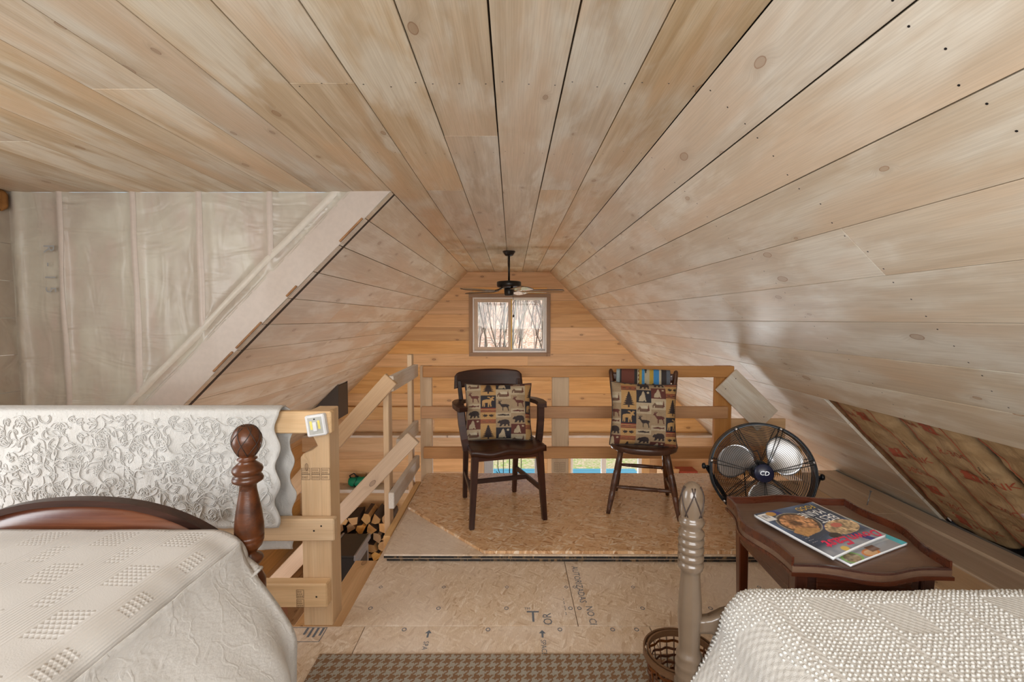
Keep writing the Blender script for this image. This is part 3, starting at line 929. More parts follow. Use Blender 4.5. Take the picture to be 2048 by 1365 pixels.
box('eave_backing', (2.70, -1.2, -0.24), (3.05, 3.60, -0.02), 'dark_gap', floor, 0)
box('eave_backing', (2.86, -1.2, -0.02), (3.05, 2.90, 0.12), 'dark_gap', floor, 0)
box('joint_foam', (2.702, -1.2, -0.018), (2.745, 3.78, 0.022), 'foam', floor, 0.004)
# printing on the raw panels
def zflat(x, y, z=0.0006, rot=0.0):
    return Matrix.Translation((x, y, z)) @ Matrix.Rotation(rot, 4, 'Z')
def ring_mark(x, y, r, sides, mat='blue_ink'):
    vs, fs = [], []
    for k in range(sides):
        a = 2 * PI * k / sides
        vs += [(x + r * math.cos(a), y + r * 1.15 * math.sin(a), 0.0006), (x + r * 0.66 * math.cos(a), y + r * 0.7 * math.sin(a), 0.0006)]
    for k in range(sides):
        j = (k + 1) % sides
        fs.append((2 * k, 2 * j, 2 * j + 1, 2 * k + 1))
    from_py('nail_mark', vs, fs, mat, floor)
for k in range(-3, 6):
    for s_, e_ in ((0, 0),):
        xx = 0.28 + 0.3048 * k + (0.024 if k >= 0 else -0.024) * (1 if k in (0,) else 0)
        if k == 0:
            for q in (-0.018, 0.022):
                ring_mark(0.28 + q, 1.978, 0.010, 14); ring_mark(0.28 + q, 2.139, 0.011, 4)
        elif xx > -0.70:
            ring_mark(xx, 1.978, 0.010, 14); ring_mark(xx, 2.139, 0.011, 4)
for xx in (-0.45, -0.1, 0.2, 0.42, 0.52):
    ring_mark(xx, 1.838, 0.010, 14)
text('panel_print', 'T', 0.105, 'blue_ink', floor, zflat(0.092, 1.918, rot=0), sx=0.9)
text('panel_print', 'TM', 0.022, 'blue_ink', floor, zflat(0.068, 1.975), sx=0.9)
text('panel_print', 'OR', 0.055, 'blue_ink', floor, zflat(0.155, 1.905, rot=R(92)))
text('panel_print', 'SPACE', 0.030, 'blue_ink', floor, zflat(0.125, 1.735, rot=R(-90)))
text('panel_print', 'SPA', 0.030, 'blue_ink', floor, zflat(-0.345, 1.745, rot=R(-90)))
text('panel_print', 'NO CI', 0.045, 'blue_ink', floor, zflat(0.345, 1.93, rot=R(-90)))
text('panel_print', 'AUTORIZADAS', 0.045, 'blue_ink', floor, zflat(0.325, 2.17, rot=R(-90)))
text('panel_print', '-- --- -- -', 0.035, 'blue_ink', floor, zflat(0.235, 1.99, rot=R(90)))
for xx in (-0.345, 0.125):
    from_py('panel_arrow', [(xx - 0.004, 1.79, 0.0006), (xx + 0.004, 1.79, 0.0006), (xx + 0.004, 1.815, 0.0006), (xx + 0.014, 1.815, 0.0006), (xx, 1.835, 0.0006), (xx - 0.014, 1.815, 0.0006), (xx - 0.004, 1.815, 0.0006)], [(0, 1, 2, 3, 4, 5, 6)], 'blue_ink', floor)
def outline(x0, y0, x1, y1, w, nm, mat, parent, z=0.0006, mw=None):
    vs = [(x0, y0, z), (x1, y0, z), (x1, y1, z), (x0, y1, z), (x0 + w, y0 + w, z), (x1 - w, y0 + w, z), (x1 - w, y1 - w, z), (x0 + w, y1 - w, z)]
    return from_py(nm, vs, [(0, 1, 5, 4), (1, 2, 6, 5), (2, 3, 7, 6), (3, 0, 4, 7)], mat, parent, mw)
outline(-0.925, 1.765, -0.775, 1.852, 0.003, 'panel_print', 'blue_ink', floor)
for k, hgt in enumerate((0.045, 0.06, 0.06, 0.05)):
    from_py('panel_print', [(-0.86 + 0.022 * k, 1.852 - hgt, 0.0006), (-0.85 + 0.022 * k, 1.852 - hgt, 0.0006), (-0.85 + 0.022 * k, 1.848, 0.0006), (-0.86 + 0.022 * k, 1.848, 0.0006)], [(0, 1, 2, 3)], 'blue_ink', floor)

# ---- insulation in the open bay of the right slope
SN = Vector((-A2, 0, -A2))      # into the room
SD = Vector((A2, 0, -A2))       # down the slope
def batt_pt(y, s, lo, hi):
    t = (y - lo) / (hi - lo)
    e = max(0.0, 1 - abs(2 * t - 1) ** 4)
    b = 0.050 * e ** 0.6 + 0.016 * nz(y * 6, s * 4, lo) * e + 0.009 * nz(y * 11, s * 17, lo + 3) + 0.006 * abs(nz(y * 9, s * 34, lo + 7))
    top = Vector((KR - 0.80, y, 0.80))
    return top + SD * s + SN * (b - 0.066)
batts = [(2.418, 2.842, 'kraft paper insulation batt in the bay beside the white boards, farthest from the bed'),
         (1.998, 2.386, 'kraft paper insulation batt with a torn pink spot, second bay from the white boards'),
         (1.578, 1.966, 'kraft paper insulation batt with large upright red logo, third bay from the white boards'),
         (1.15, 1.546, 'kraft paper insulation batt in the fourth bay, beside the tray table and right bed'),
         (0.70, 1.126, 'kraft paper insulation batt in the fifth bay, alongside the right bed')]
for bi, (lo, hi, lab) in enumerate(batts):
    t = thing('insulation_batt', lab, 'insulation', (KR - 0.4, (lo + hi) / 2, 0.4), group='kraft faced batts in the open bay')
    inv = Matrix.Translation((-(KR - 0.4), -(lo + hi) / 2, -0.4))
    grid('facing', lambda u, v, lo=lo, hi=hi, inv=inv: inv @ batt_pt(lo + (hi - lo) * u, 1.125 * v, lo, hi), 34, 80, 'kraft', t, thick=0.02)
    def conf(lo=lo, hi=hi, inv=inv):
        def f(p):
            y, s = p.x, p.y
            y = min(max(y, lo + 0.005), hi - 0.005)
            return inv @ (batt_pt(y, s, lo, hi) + SN * 0.0022)
        return f
    cf = conf()
    def pm(y, s, up):   # local frame in (y, s) space; up=1 reads upright from inside the room
        return Matrix(((-up, 0, 0, y), (0, -up, 0, s), (0, 0, 1, 0), (0, 0, 0, 1)))
    mid = (lo + hi) / 2
    def logo(y, s, up, sz=0.085):
        n_ = 8
        vs, fs = [], []
        for j in range(n_ + 1):
            for i in range(n_ + 1):
                vs.append(cf(Vector((y + (i / n_ - 0.5) * sz, s + (j / n_ - 0.5) * sz, 0))))
        for j in range(n_):
            for i in range(n_):
                r2 = math.hypot(i - 4.5, j - 3.0)
                if not (2.6 < r2 < 3.5 and j < 6):
                    a = j * (n_ + 1) + i
                    fs.append((a, a + 1, a + n_ + 2, a + n_ + 1))
        from_py('logo_print', vs, fs, 'red_ink', t)
    plan = {0: [(0.11, -1), (0.42, 1), (0.72, -1), (1.0, 1)], 1: [(0.06, -1), (0.40, 1), (0.98, -1)], 2: [(0.26, 1), (0.88, -1)], 3: [(0.4, 1)], 4: [(0.3, -1)]}[bi]
    for s_, up in plan:
        logo(mid + 0.01 * up, s_, up)
        text('lettering', 'PINK', 0.062, 'red_ink', t, pm(mid - 0.125 * up, s_ + 0.004, up), cf)
        text('lettering', '-- --- --', 0.018, 'red_ink', t, pm(mid - 0.125 * up, s_ - 0.045 * up, up), cf)
    for s_, up in {0: [(0.56, -1), (0.86, 1)], 1: [(0.24, 1), (0.62, 1), (0.80, -1)], 2: [(0.5, 1)], 3: [(0.7, 1)], 4: [(0.6, 1)]}[bi]:
        text('lettering', 'R-30C', 0.06, 'red_ink', t, pm(mid - 0.02, s_, up), cf)
    text('lettering', '-- ---- --', 0.05, 'black_ink', t, Matrix(((0, -1, 0, lo + 0.075), (1, 0, 0, 0.34), (0, 0, 1, 0), (0, 0, 0, 1))), cf, sx=0.8)
    for yy in (lo + 0.10, hi - 0.06):
        vs, fs = tube_data([cf(Vector((yy, 1.1 * k / 40, 0))) for k in range(41)], 0.0016, 4)
        from_py('print_line', vs, fs, 'red_ink', t)
# torn pink fluff
tf = thing('insulation_tear', 'small torn pink and white fibreglass spot in the second kraft batt', 'insulation', (KR - 0.80 + A2 * 0.62, 2.05, 0.80 - A2 * 0.62))
def fluff(u, v):
    a = 2 * PI * u; p = PI * (v - 0.5)
    d = 1 + 0.35 * nz(math.cos(a) * 2, math.sin(a) * 2, v * 5)
    q = Vector((0, 0.075 * math.cos(a) * math.cos(p) * d, 0)) + SD * (0.026 * math.sin(a) * math.cos(p) * d) + SN * (0.010 * math.sin(p) * d - 0.015)
    return q
M['fluff'] = plain('pink_fibreglass', (0.55, 0.38, 0.36), 0.95)
grid('fibre', fluff, 20, 10, 'fluff', tf)
ti = thing('insulation_scrap', 'small rust brown insulation scrap in the upper left ceiling corner', 'insulation', (-3.16, 2.85, 2.04))
def scrap(u, v):
    a = 2 * PI * u
    k = max(abs(math.cos(a)), abs(math.sin(a)))
    e = min(1.0, 4 * v, 4 * (1 - v))
    w = 1 + 0.12 * nz(u * 9, v * 6)
    return (0.030 * math.cos(a) / k * e * w - 0.02, 0.035 * math.sin(a) / k * e, 0.057 - 0.125 * min(max((v - 0.15) / 0.7, 0), 1) * w)
grid('fibre', scrap, 24, 14, 'rustic', ti)

# ================================================================ helpers for furniture
def taper(name, p0, p1, s0, s1, mat, parent=None, bev=0.003):
    """A square leg from p0 (section s0) to p1 (section s1)."""
    bm = bmesh.new()
    vv = []
    for p, s in ((p0, s0), (p1, s1)):
        for dx, dy in ((-1, -1), (1, -1), (1, 1), (-1, 1)):
            vv.append(bm.verts.new((p[0] + dx * s[0] / 2, p[1] + dy * s[1] / 2, p[2])))
    for f in ((3, 2, 1, 0), (4, 5, 6, 7), (0, 1, 5, 4), (1, 2, 6, 5), (2, 3, 7, 6), (3, 0, 4, 7)):
        bm.faces.new([vv[i] for i in f])
    bmesh.ops.recalc_face_normals(bm, faces=bm.faces)
    if bev: bmesh.ops.bevel(bm, geom=list(bm.edges), offset=bev, segments=1, affect='EDGES')
    # put local X along the leg so the grain follows it
    c = (Vector(p0) + Vector(p1)) / 2
    rot = axes((0, 0, 1), (1, 0, 0), (0, 1, 0), c)
    inv = rot.inverted()
    for v in bm.verts: v.co = inv @ v.co
    return from_bm(name, bm, mat, parent, rot)

def lerp(a, b, t):
    return Vector(a) * (1 - t) + Vector(b) * t

def turned(name, p0, p1, prof, mat, parent=None, sides=12):
    """A turned member; prof = [(t, radius)] along p0..p1."""
    return tube(name, [lerp(p0, p1, t) for t, r in prof], [r for t, r in prof], mat, parent, sides)

def inpoly(X, Y, poly):
    ins = np.zeros(X.shape, bool)
    n = len(poly)
    for i in range(n):
        x1, y1 = poly[i]; x2, y2 = poly[(i + 1) % n]
        c = ((y1 > Y) != (y2 > Y))
        with np.errstate(divide='ignore', invalid='ignore'):
            xi = (x2 - x1) * (Y - y1) / (y2 - y1 + 1e-12) + x1
        ins ^= c & (X < xi)
    return ins

# ================================================================ platform of stacked OSB sheets
def sheet(nm, label, poly, z0, z1, mat):
    n = len(poly)
    cx = sum(p[0] for p in poly) / n; cy = sum(p[1] for p in poly) / n
    t = thing(nm, label, 'board', (cx, cy, z0), group='loose sheets stacked on the loft floor')
    loc = [(p[0] - cx, p[1] - cy) for p in poly]
    prism('panel', loc, (z1 - z0), mat, t, Matrix.Translation((0, 0, z1 - z0)))
    # painted edge strips along the front and the left side
    def strip(a, b, nm2='painted_edge'):
        a = Vector((*a, 0)); b = Vector((*b, 0))
        d = (b - a).normalized(); nn = Vector((d.y, -d.x, 0))
        vs = []
        for p in (a, b):
            for z in (0.0006, (z1 - z0) * 0.62):
                vs.append(p + nn * 0.0012 + Vector((0, 0, z)))
        from_py(nm2, vs, [(0, 2, 3, 1)], 'osb_edge', t)
    return t, loc, strip
xa, xb, ya, yb = -0.682, 1.76, 2.362, 3.586
t, loc, strip = sheet('osb_sheet', 'lowest OSB sheet with black painted edge under the chairs', [(xa + 0.012, ya + 0.014), (xb, ya + 0.0), (xb, yb), (xa + 0.004, yb)], 0.001, 0.022, 'osb_floor')
strip(loc[0], loc[1])
t, loc, strip = sheet('osb_sheet', 'middle OSB sheet with black painted edge, its bare corner showing left of the armchair', [(xa, ya), (xb, ya - 0.012), (xb, yb), (xa, yb)], 0.0235, 0.0445, 'osb_floor')
strip(loc[0], loc[1])
t, loc, strip = sheet('osb_sheet', 'top golden OSB sheet with a clipped corner, carrying both chairs', [(-0.15, ya + 0.004), (xb, ya - 0.002), (xb, yb - 0.001), (-0.68, yb - 0.001), (-0.68, 2.93)], 0.0455, 0.062, 'osb_gold')
PZ = 0.062

# ================================================================ loft railing along the edge
t = thing('loft_railing', 'pine guard railing with three rails along the loft edge behind the chairs', 'railing', (0.5, 3.6, 0.0))
def off(p): return (p[0] - 0.5, p[1] - 3.6, p[2])
def rl(nm, lo, hi, mat): return box(nm, off(lo), off(hi), mat, t, 0.004)
rl('rail', (-0.700, 3.545, 0.838), (1.741, 3.583, 0.926), 'lumber_dark')
rl('rail', (-0.715, 3.545, 0.512), (1.700, 3.583, 0.605), 'lumber_dark')
rl('rail', (-0.700, 3.545, 0.192), (1.985, 3.583, 0.281), 'lumber_dark')
rl('post', (0.318, 3.588, -0.2), (0.453, 3.626, 0.92), 'lumber')
rl('post', (1.612, 3.588, -0.2), (1.747, 3.626, 0.925), 'lumber_dark')
rl('post', (-0.730, 3.588, -0.2), (-0.637, 3.626, 0.925), 'lumber')
for lo_ in (0.338, 0.385):
    outline(lo_ - 0.5, 0.075, lo_ - 0.5 + 0.040, 0.150, 0.002, 'grade_stamp', 'stamp_ink', t, 0.0, axes((1, 0, 0), (0, 0, 1), (0, -1, 0), (0, 3.5872 - 3.6, 0)))
    for k in range(4):
        outline(lo_ - 0.494, 0.085 + 0.015 * k, lo_ - 0.5 + 0.033, 0.093 + 0.015 * k, 0.0016, 'grade_stamp', 'stamp_ink', t, 0.0, axes((1, 0, 0), (0, 0, 1), (0, -1, 0), (0, 3.5872 - 3.6, 0)))

# ================================================================ stair railing: short level rails, two sloping rails, posts
t = thing('stair_railing', 'pale lumber stair railing with two long sloping rails beside the platform', 'railing', (-0.78, 2.85, 0.0))
def off(p): return (p[0] + 0.78, p[1] - 2.85, p[2])
def rl(nm, lo, hi, mat): return box(nm, off(lo), off(hi), mat, t, 0.004)
rl('rail', (-0.770, 2.80, 0.845), (-0.734, 3.54, 0.942), 'lumber_pale')  # light on these level rails' inner faces is put into the pale colour
rl('rail', (-0.770, 2.98, 0.400), (-0.734, 3.54, 0.500), 'lumber_pale')
rl('rail', (-0.770, 2.78, 0.112), (-0.734, 3.57, 0.215), 'lumber_pale')
rl('post', (-0.808, 2.822, -0.24), (-0.772, 2.905, 0.91), 'lumber')
rl('post', (-0.808, 3.49, -0.2), (-0.772, 3.56, 1.02), 'lumber')
rl('skirt_board', (-0.770, 2.66, -0.20), (-0.726, 3.58, -0.002), 'lumber')
def slant(pa, slope_, xe):
    z1 = pa[1] + (xe - pa[0]) * slope_
    beam('sloping_rail', off((pa[0], 2.800, pa[1])), off((xe, 2.800, z1)), (0, 0, 1), 0.095, 0.038, 'rail_tan', t, 0.004)
slant((-0.745, 0.927), 1.11, -2.55)
slant((-0.612, 0.560), 1.05, -2.55)

# ================================================================ near guard rail with its notched post
t = thing('guard_railing', 'lumber guard rail with notched post, half covered by the white quilt', 'railing', (-0.82, 1.86, 0.0))
def off(p): return (p[0] + 0.82, p[1] - 1.86, p[2])
def rl(nm, lo, hi, mat): return box(nm, off(lo), off(hi), mat, t, 0.005)
poly = [(-0.878, 0.001), (-0.756, 0.001), (-0.756, 0.918), (-0.838, 0.918), (-0.836, 0.835), (-0.815, 0.790), (-0.806, 0.770), (-0.830, 0.752), (-0.866, 0.738), (-0.878, 0.722)]
ctr = (-0.817, 0.45)
prism('post', [((p[1] - ctr[1]), -(p[0] - ctr[0])) for p in poly], 0.105, 'lumber', t, axes((0, 0, 1), (-1, 0, 0), (0, -1, 0), (-0.817 + 0.82, 0.001, 0.45)), 0.003)
rl('rail', (-3.10, 1.821, 0.832), (-0.732, 1.859, 0.922), 'lumber')
rl('rail', (-3.10, 1.821, 0.385), (-0.728, 1.859, 0.478), 'lumber')
rl('rail', (-3.10, 1.808, 0.113), (-0.757, 1.859, 0.213), 'lumber')
rl('post', (-3.10, 1.861, 0.0), (-2.98, 1.95, 0.918), 'lumber')
SM = axes((1, 0, 0), (0, 0, 1), (0, -1, 0), (0, 0, 0))
def stamp(x0, z0, x1, z1, y, rows, parent):
    mw = axes((1, 0, 0), (0, 0, 1), (0, -1, 0), (0, y - 1.86, 0))
    outline(x0 + 0.82, z0, x1 + 0.82, z1, 0.0016, 'grade_stamp', 'stamp_ink', parent, 0.0, mw)
    r_ = random.Random(int(abs(x0) * 1e4))
    h = (z1 - z0) / (rows + 0.6)
    for k in range(rows):
        xx = x0 + 0.004
        while xx < x1 - 0.008:
            w = r_.uniform(0.003, 0.008)
            outline(xx + 0.82, z0 + h * (k + 0.45), xx + 0.82 + w, z0 + h * (k + 1.0), 0.0012, 'grade_stamp', 'stamp_ink', parent, 0.0, mw)
            xx += w + 0.0025
for k in range(3):
    stamp(-0.874 + 0.041 * k, 0.628, -0.838 + 0.041 * k, 0.652, 1.8598, 1, t)
    stamp(-0.874 + 0.041 * k, 0.652, -0.838 + 0.041 * k, 0.678, 1.8598, 2, t)
stamp(-0.882, 0.116, -0.851, 0.150, 1.8072, 3, t)
stamp(-0.882, 0.155, -0.851, 0.190, 1.8072, 3, t)
for (px_, pz_, py_) in ((-0.78, 0.45, 1.8203), (-0.81, 0.43, 1.8203), (-0.80, 0.16, 1.8073)):
    vs = [(px_ + 0.82 + 0.004 * math.cos(a * PI / 3), py_ - 1.86, pz_ + 0.004 * math.sin(a * PI / 3)) for a in range(6)]
    from_py('nail_head', vs, [tuple(range(6))[::-1]], 'black', t)

# battery light stuck on the post
t = thing('switch_light', 'white stick-on battery switch light on the notched post', 'light', (-0.782, 1.82, 0.872))
mwl = Matrix.Rotation(R(-8), 4, 'Y')
def sl(nm, lo, hi, mat, bev=0.002):
    lo = Vector(lo); hi = Vector(hi); c = (lo + hi) / 2; d = hi - lo
    o = bpy.data.objects.new(nm, box_mesh(d[0], d[1], d[2], bev, mat)); COL.objects.link(o); o.parent = t
    o.matrix_local = mwl @ Matrix.Translation(c); return o
sl('case', (-0.039, -0.030, -0.043), (0.039, -0.0008, 0.043), 'white_plastic', 0.005)
sl('face_plate', (-0.028, -0.0315, -0.034), (0.028, -0.0295, 0.034), 'grey_plastic')
sl('led_strip', (-0.020, -0.0325, -0.014), (-0.011, -0.0310, 0.020), 'yellow_led', 0)
sl('led_strip', (0.011, -0.0325, -0.014), (0.020, -0.0310, 0.020), 'yellow_led', 0)
sl('toggle', (-0.008, -0.038, -0.022), (0.008, -0.0310, 0.016), 'white_plastic')
sl('screw', (-0.003, -0.0325, 0.024), (0.003, -0.0310, 0.029), 'black', 0)

# ================================================================ guard panel and scrap board at the right end of the railing
t = thing('plank_barrier', 'short barrier of two golden boards closing the gap right of the railing', 'boards', (1.92, 3.60, 0.0))
box('board', (1.745 - 1.92 - 0.09, 0.03, 0.265), (2.205 - 1.92, 0.05, 0.492), 'pine', t, 0.002)
box('board', (1.745 - 1.92 - 0.09, 0.03, 0.03), (2.205 - 1.92 + 0.14, 0.05, 0.263), 'pine', t, 0.002)
t = thing('scrap_board', 'pale square cut board nailed askew at the right railing post', 'board', (1.745, 3.52, 0.66))
a = Vector((1.741, 3.52, 0.905)); b = Vector((1.586, 3.52, 0.746)); d_ = Vector((2.072, 3.52, 0.58))
cc = (b + d_) / 2
lx = (d_ - a); wd = (b - a)
def offs(p): return Vector(p) - Vector((1.745, 3.52, 0.66))
beam('board', offs(a + wd / 2), offs(d_ + wd / 2), wd, wd.length, 0.02, 'slope', t, 0.002)
for q in (a + wd * 0.25 + lx * 0.1, a + wd * 0.75 + lx * 0.1, a + wd * 0.5 + lx * 0.9):
    vs = [offs(q) + Vector((0.004 * math.cos(k * PI / 3), -0.0108, 0.004 * math.sin(k * PI / 3))) for k in range(6)]
    from_py('nail_head', vs, [tuple(range(6))[::-1]], 'black', t)
t = thing('bent_nail', 'long bare nail standing in the eave board beside the tray table', 'nail', (2.45, 3.08, 0.012))
tube('shank', [(0, 0, 0.0), (0.045, 0.03, 0.085)], 0.003, 'stove_grey', t, 6)
tube('head', [(0.0445, 0.0297, 0.084), (0.0465, 0.031, 0.088)], 0.008, 'stove_grey', t, 8)

# ================================================================ stairs down
t = thing('staircase', 'lumber stairs going down from the loft beside the notched post', 'stairs', (-0.73, 2.3, -0.2))
for k in range(1, 12):
    x1 = -0.724 - 0.24 * (k - 1); z = -0.205 * k
    box('tread', (x1 - 0.25 + 0.73, 1.90 - 2.3, z - 0.038 + 0.2), (x1 + 0.73, 2.76 - 2.3, z + 0.2), 'lumber', t, 0.004)
for yy in (2.02, 2.60):
    beam('stringer', (-0.90 + 0.73, yy - 2.3, -0.44 + 0.2), (-3.30 + 0.73, yy - 2.3, -2.49 + 0.2), (0, 0, 1), 0.2, 0.04, 'lumber', t, 0.003)

# ================================================================ armchair
AR = R(16.5)
t = thing('armchair', 'dark wooden office armchair with curved crest on the platform', 'chair', (-0.086, 2.906, PZ + 0.0015), AR)
def seat_top(u, v):
    x_ = 2 * u - 1
    hx = 0.232 - 0.032 * v ** 2
    fr = 0.018 * (1 - x_ ** 2)
    y_ = -0.255 - fr * (1 - v) + 0.47 * v
    bowl = math.exp(-((abs(x_) - 0.48) / 0.30) ** 2) * smoothstep(0.0, 0.25, v + 0.18) * smoothstep(1.0, 0.62, v)
    edge = max(abs(x_), abs(2 * v - 1)) ** 8
    return (x_ * hx, y_, 0.472 - 0.016 * bowl - 0.006 * edge)
grid('seat', seat_top, 36, 30, 'dark_wood', t, thick=0.034)
for sx_ in (-1, 1):
    taper('leg', (sx_ * 0.228, -0.238, 0.0), (sx_ * 0.200, -0.215, 0.442), (0.030, 0.030), (0.042, 0.042), 'dark_wood', t)
    taper('leg', (sx_ * 0.178, 0.245, 0.0), (sx_ * 0.178, 0.185, 0.442), (0.028, 0.030), (0.036, 0.040), 'dark_wood', t)
    taper('back_post', (sx_ * 0.185, 0.185, 0.462), (sx_ * 0.212, 0.262, 0.81), (0.030, 0.036), (0.026, 0.026), 'dark_wood', t)
    taper('glide', (sx_ * 0.229, -0.239, -0.001), (sx_ * 0.229, -0.239, 0.008), (0.022, 0.022), (0.022, 0.022), 'black', t, 0)
    beam('side_stretcher', (sx_ * 0.218, -0.228, 0.185), (sx_ * 0.180, 0.225, 0.185), (0, 0, 1), 0.032, 0.018, 'dark_wood', t)
    # arm: flat board bowed outward, on a shaped support
    arm = [(sx_ * 0.198, 0.222, 0.676), (sx_ * 0.232, 0.16, 0.683), (sx_ * 0.262, 0.07, 0.688), (sx_ * 0.272, -0.02, 0.690), (sx_ * 0.266, -0.09, 0.688), (sx_ * 0.252, -0.128, 0.685)]
    tube('arm', arm, 0.02, 'dark_wood', t, flat=(0.026, 0.056))
    sup = [(sx_ * 0.232, -0.105, 0.430), (sx_ * 0.244, -0.100, 0.50), (sx_ * 0.256, -0.085, 0.59), (sx_ * 0.262, -0.07, 0.676)]
    tube('arm_support', sup, 0.02, 'dark_wood', t, flat=(0.040, 0.030))
beam('cross_stretcher', (-0.198, 0.02, 0.185), (0.198, 0.02, 0.185), (0, 0, 1), 0.030, 0.018, 'dark_wood', t)
beam('apron', (-0.185, -0.232, 0.418), (0.185, -0.232, 0.418), (0, 0, 1), 0.044, 0.020, 'dark_wood', t)
def crest(u, v):
    x_ = 2 * u - 1
    top = 0.875 - 0.014 * abs(x_) ** 3 - 0.02 * smoothstep(0.90, 1.0, abs(x_)) + 0.006 * (1 - x_ * x_)
    bot = 0.762 + 0.008 * (1 - x_ * x_)
    return (x_ * 0.240, 0.250 + 0.042 * (1 - x_ ** 2) + 0.03 * v - 0.012, bot + (top - bot) * v)
grid('crest_rail', crest, 30, 10, 'dark_wood', t, thick=0.024)
for k in range(5):
    x_ = (k - 2) * 0.072
    taper('slat', (x_ * 0.9, 0.195, 0.464), (x_, 0.268 + 0.02 * (1 - (x_ / 0.2) ** 2), 0.775), (0.026, 0.012), (0.028, 0.012), 'dark_wood', t, 0.002)

# ================================================================ side chair
WR = R(-14.4)
t = thing('side_chair', 'brown turned-leg side chair with rounded seat on the platform', 'chair', (0.868, 2.976, PZ + 0.0005), WR)
def wseat(u, v):
    a = 2 * PI * u; r_ = v
    e = 0.9
    cx_ = math.copysign(abs(math.cos(a)) ** e, math.cos(a)); cy_ = math.copysign(abs(math.sin(a)) ** e, math.sin(a))
    return (0.212 * r_ * cx_ * (1 - 0.05 * cy_), 0.205 * r_ * cy_, 0.428 - 0.014 * (1 - r_ ** 2) - 0.006 * r_ ** 16)
grid('seat', lambda u, v: wseat(1 - u, v), 48, 12, 'windsor', t, thick=0.0)
prof_edge = [(0.9995, 0.421), (1.012, 0.412), (1.0, 0.392), (0.93, 0.384)]
vs, fs = [], []
for (r_, z_) in [(1.0, 0.4215)] + prof_edge[1:] + [(0.02, 0.384)]:
    for k in range(48):
        p = wseat(k / 48, 1.0)
        vs.append((p[0] * r_, p[1] * r_, z_))
for i in range(4):
    for k in range(48):
        k2 = (k + 1) % 48
        fs.append((i * 48 + k, (i + 1) * 48 + k, (i + 1) * 48 + k2, i * 48 + k2))
from_py('seat_edge', vs, fs, 'windsor', t, smooth=True)
LEG = [(0, 0.0125), (0.10, 0.015), (0.26, 0.0185), (0.335, 0.0185), (0.345, 0.0155), (0.355, 0.0185), (0.50, 0.0205), (0.62, 0.0195), (0.665, 0.019), (0.675, 0.0165), (0.685, 0.019), (0.85, 0.0185), (1, 0.0165)]
feet = {}
for sx_, sy_ in ((-1, -1), (1, -1), (-1, 1), (1, 1)):
    b = (sx_ * (0.214 if sy_ < 0 else 0.176), sy_ * 0.205, 0.0); tp = (sx_ * 0.140, sy_ * 0.125, 0.392)
    feet[(sx_, sy_)] = (b, tp)
    turned('leg', b, tp, LEG, 'windsor', t)
STR = [(0, 0.0085), (0.15, 0.011), (0.245, 0.0125), (0.255, 0.010), (0.265, 0.0125), (0.5, 0.0135), (0.735, 0.0125), (0.745, 0.010), (0.755, 0.0125), (0.9, 0.011), (1, 0.0085)]
def on_leg(k, z): return lerp(feet[k][0], feet[k][1], z / 0.392)
turned('stretcher', on_leg((-1, -1), 0.165), on_leg((1, -1), 0.165), STR, 'windsor', t)
turned('stretcher', on_leg((-1, 1), 0.205), on_leg((1, 1), 0.205), STR, 'windsor', t)
for sx_ in (-1, 1):
    turned('stretcher', on_leg((sx_, -1), 0.135), on_leg((sx_, 1), 0.135), STR, 'windsor', t)
    turned('back_post', (sx_ * 0.168, 0.150, 0.415), (sx_ * 0.224, 0.262, 0.872), [(0, 0.015), (0.25, 0.0175), (0.5, 0.0165), (0.75, 0.0175), (0.95, 0.0165), (0.985, 0.013), (1.0, 0.006)], 'windsor', t)
for k in range(4):
    x_ = (k - 1.5) * 0.078
    turned('spindle', (x_ * 0.85, 0.160, 0.415), (x_ * 1.05, 0.250, 0.80), [(0, 0.006), (0.5, 0.009), (1, 0.006)], 'windsor', t, 8)
for z0_, z1_ in ((0.785, 0.848), (0.62, 0.655)):
    zz = (z0_ + z1_) / 2
    f_ = (zz - 0.415) / (0.872 - 0.415)
    grid('back_slat', lambda u, v, z0_=z0_, z1_=z1_, f_=f_: ((2 * u - 1) * (0.165 + 0.056 * f_), 0.150 + 0.112 * f_ + 0.02 * (1 - (2 * u - 1) ** 2) - 0.006, z0_ + (z1_ - z0_) * v), 14, 3, 'red_wood' if False else 'mahog', t, thick=0.014)

# ================================================================ woven throw over the side chair's back
N1, N2 = 120, 90
uu, vv_ = np.meshgrid(np.linspace(0, 1, N1 + 1), np.linspace(0, 1, N2 + 1))
tc = np.zeros((N2 + 1, N1 + 1, 3)); tc[:] = (0.10, 0.025, 0.014)
bands = [(0.00, 0.06, (0.28, 0.33, 0.33)), (0.06, 0.10, (0.02, 0.015, 0.015)), (0.10, 0.34, (0.13, 0.03, 0.015)), (0.34, 0.40, (0.015, 0.012, 0.012)), (0.40, 0.43, (0.45, 0.38, 0.25)), (0.43, 0.48, (0.42, 0.27, 0.03)), (0.48, 0.53, (0.04, 0.22, 0.42)), (0.53, 0.62, (0.40, 0.34, 0.22)), (0.62, 0.70, (0.42, 0.27, 0.03)), (0.70, 0.80, (0.03, 0.20, 0.44)), (0.80, 0.84, (0.45, 0.38, 0.26)), (0.84, 0.93, (0.02, 0.012, 0.012)), (0.93, 1.0, (0.09, 0.10, 0.12))]
for a_, b_, c_ in bands:
    tc[(uu >= a_) & (uu < b_)] = c_
for (cu_, cv_, ru_, rv_) in ((0.545, 0.60, 0.055, 0.05), (0.55, 0.52, 0.02, 0.06), (0.69, 0.55, 0.065, 0.04), (0.69, 0.61, 0.03, 0.03), (0.545, 0.30, 0.05, 0.06), (0.69, 0.30, 0.06, 0.06)):
    tc[((uu - cu_) / ru_) ** 2 + ((vv_ - cv_) / rv_) ** 2 < 1] = (0.012, 0.012, 0.014)
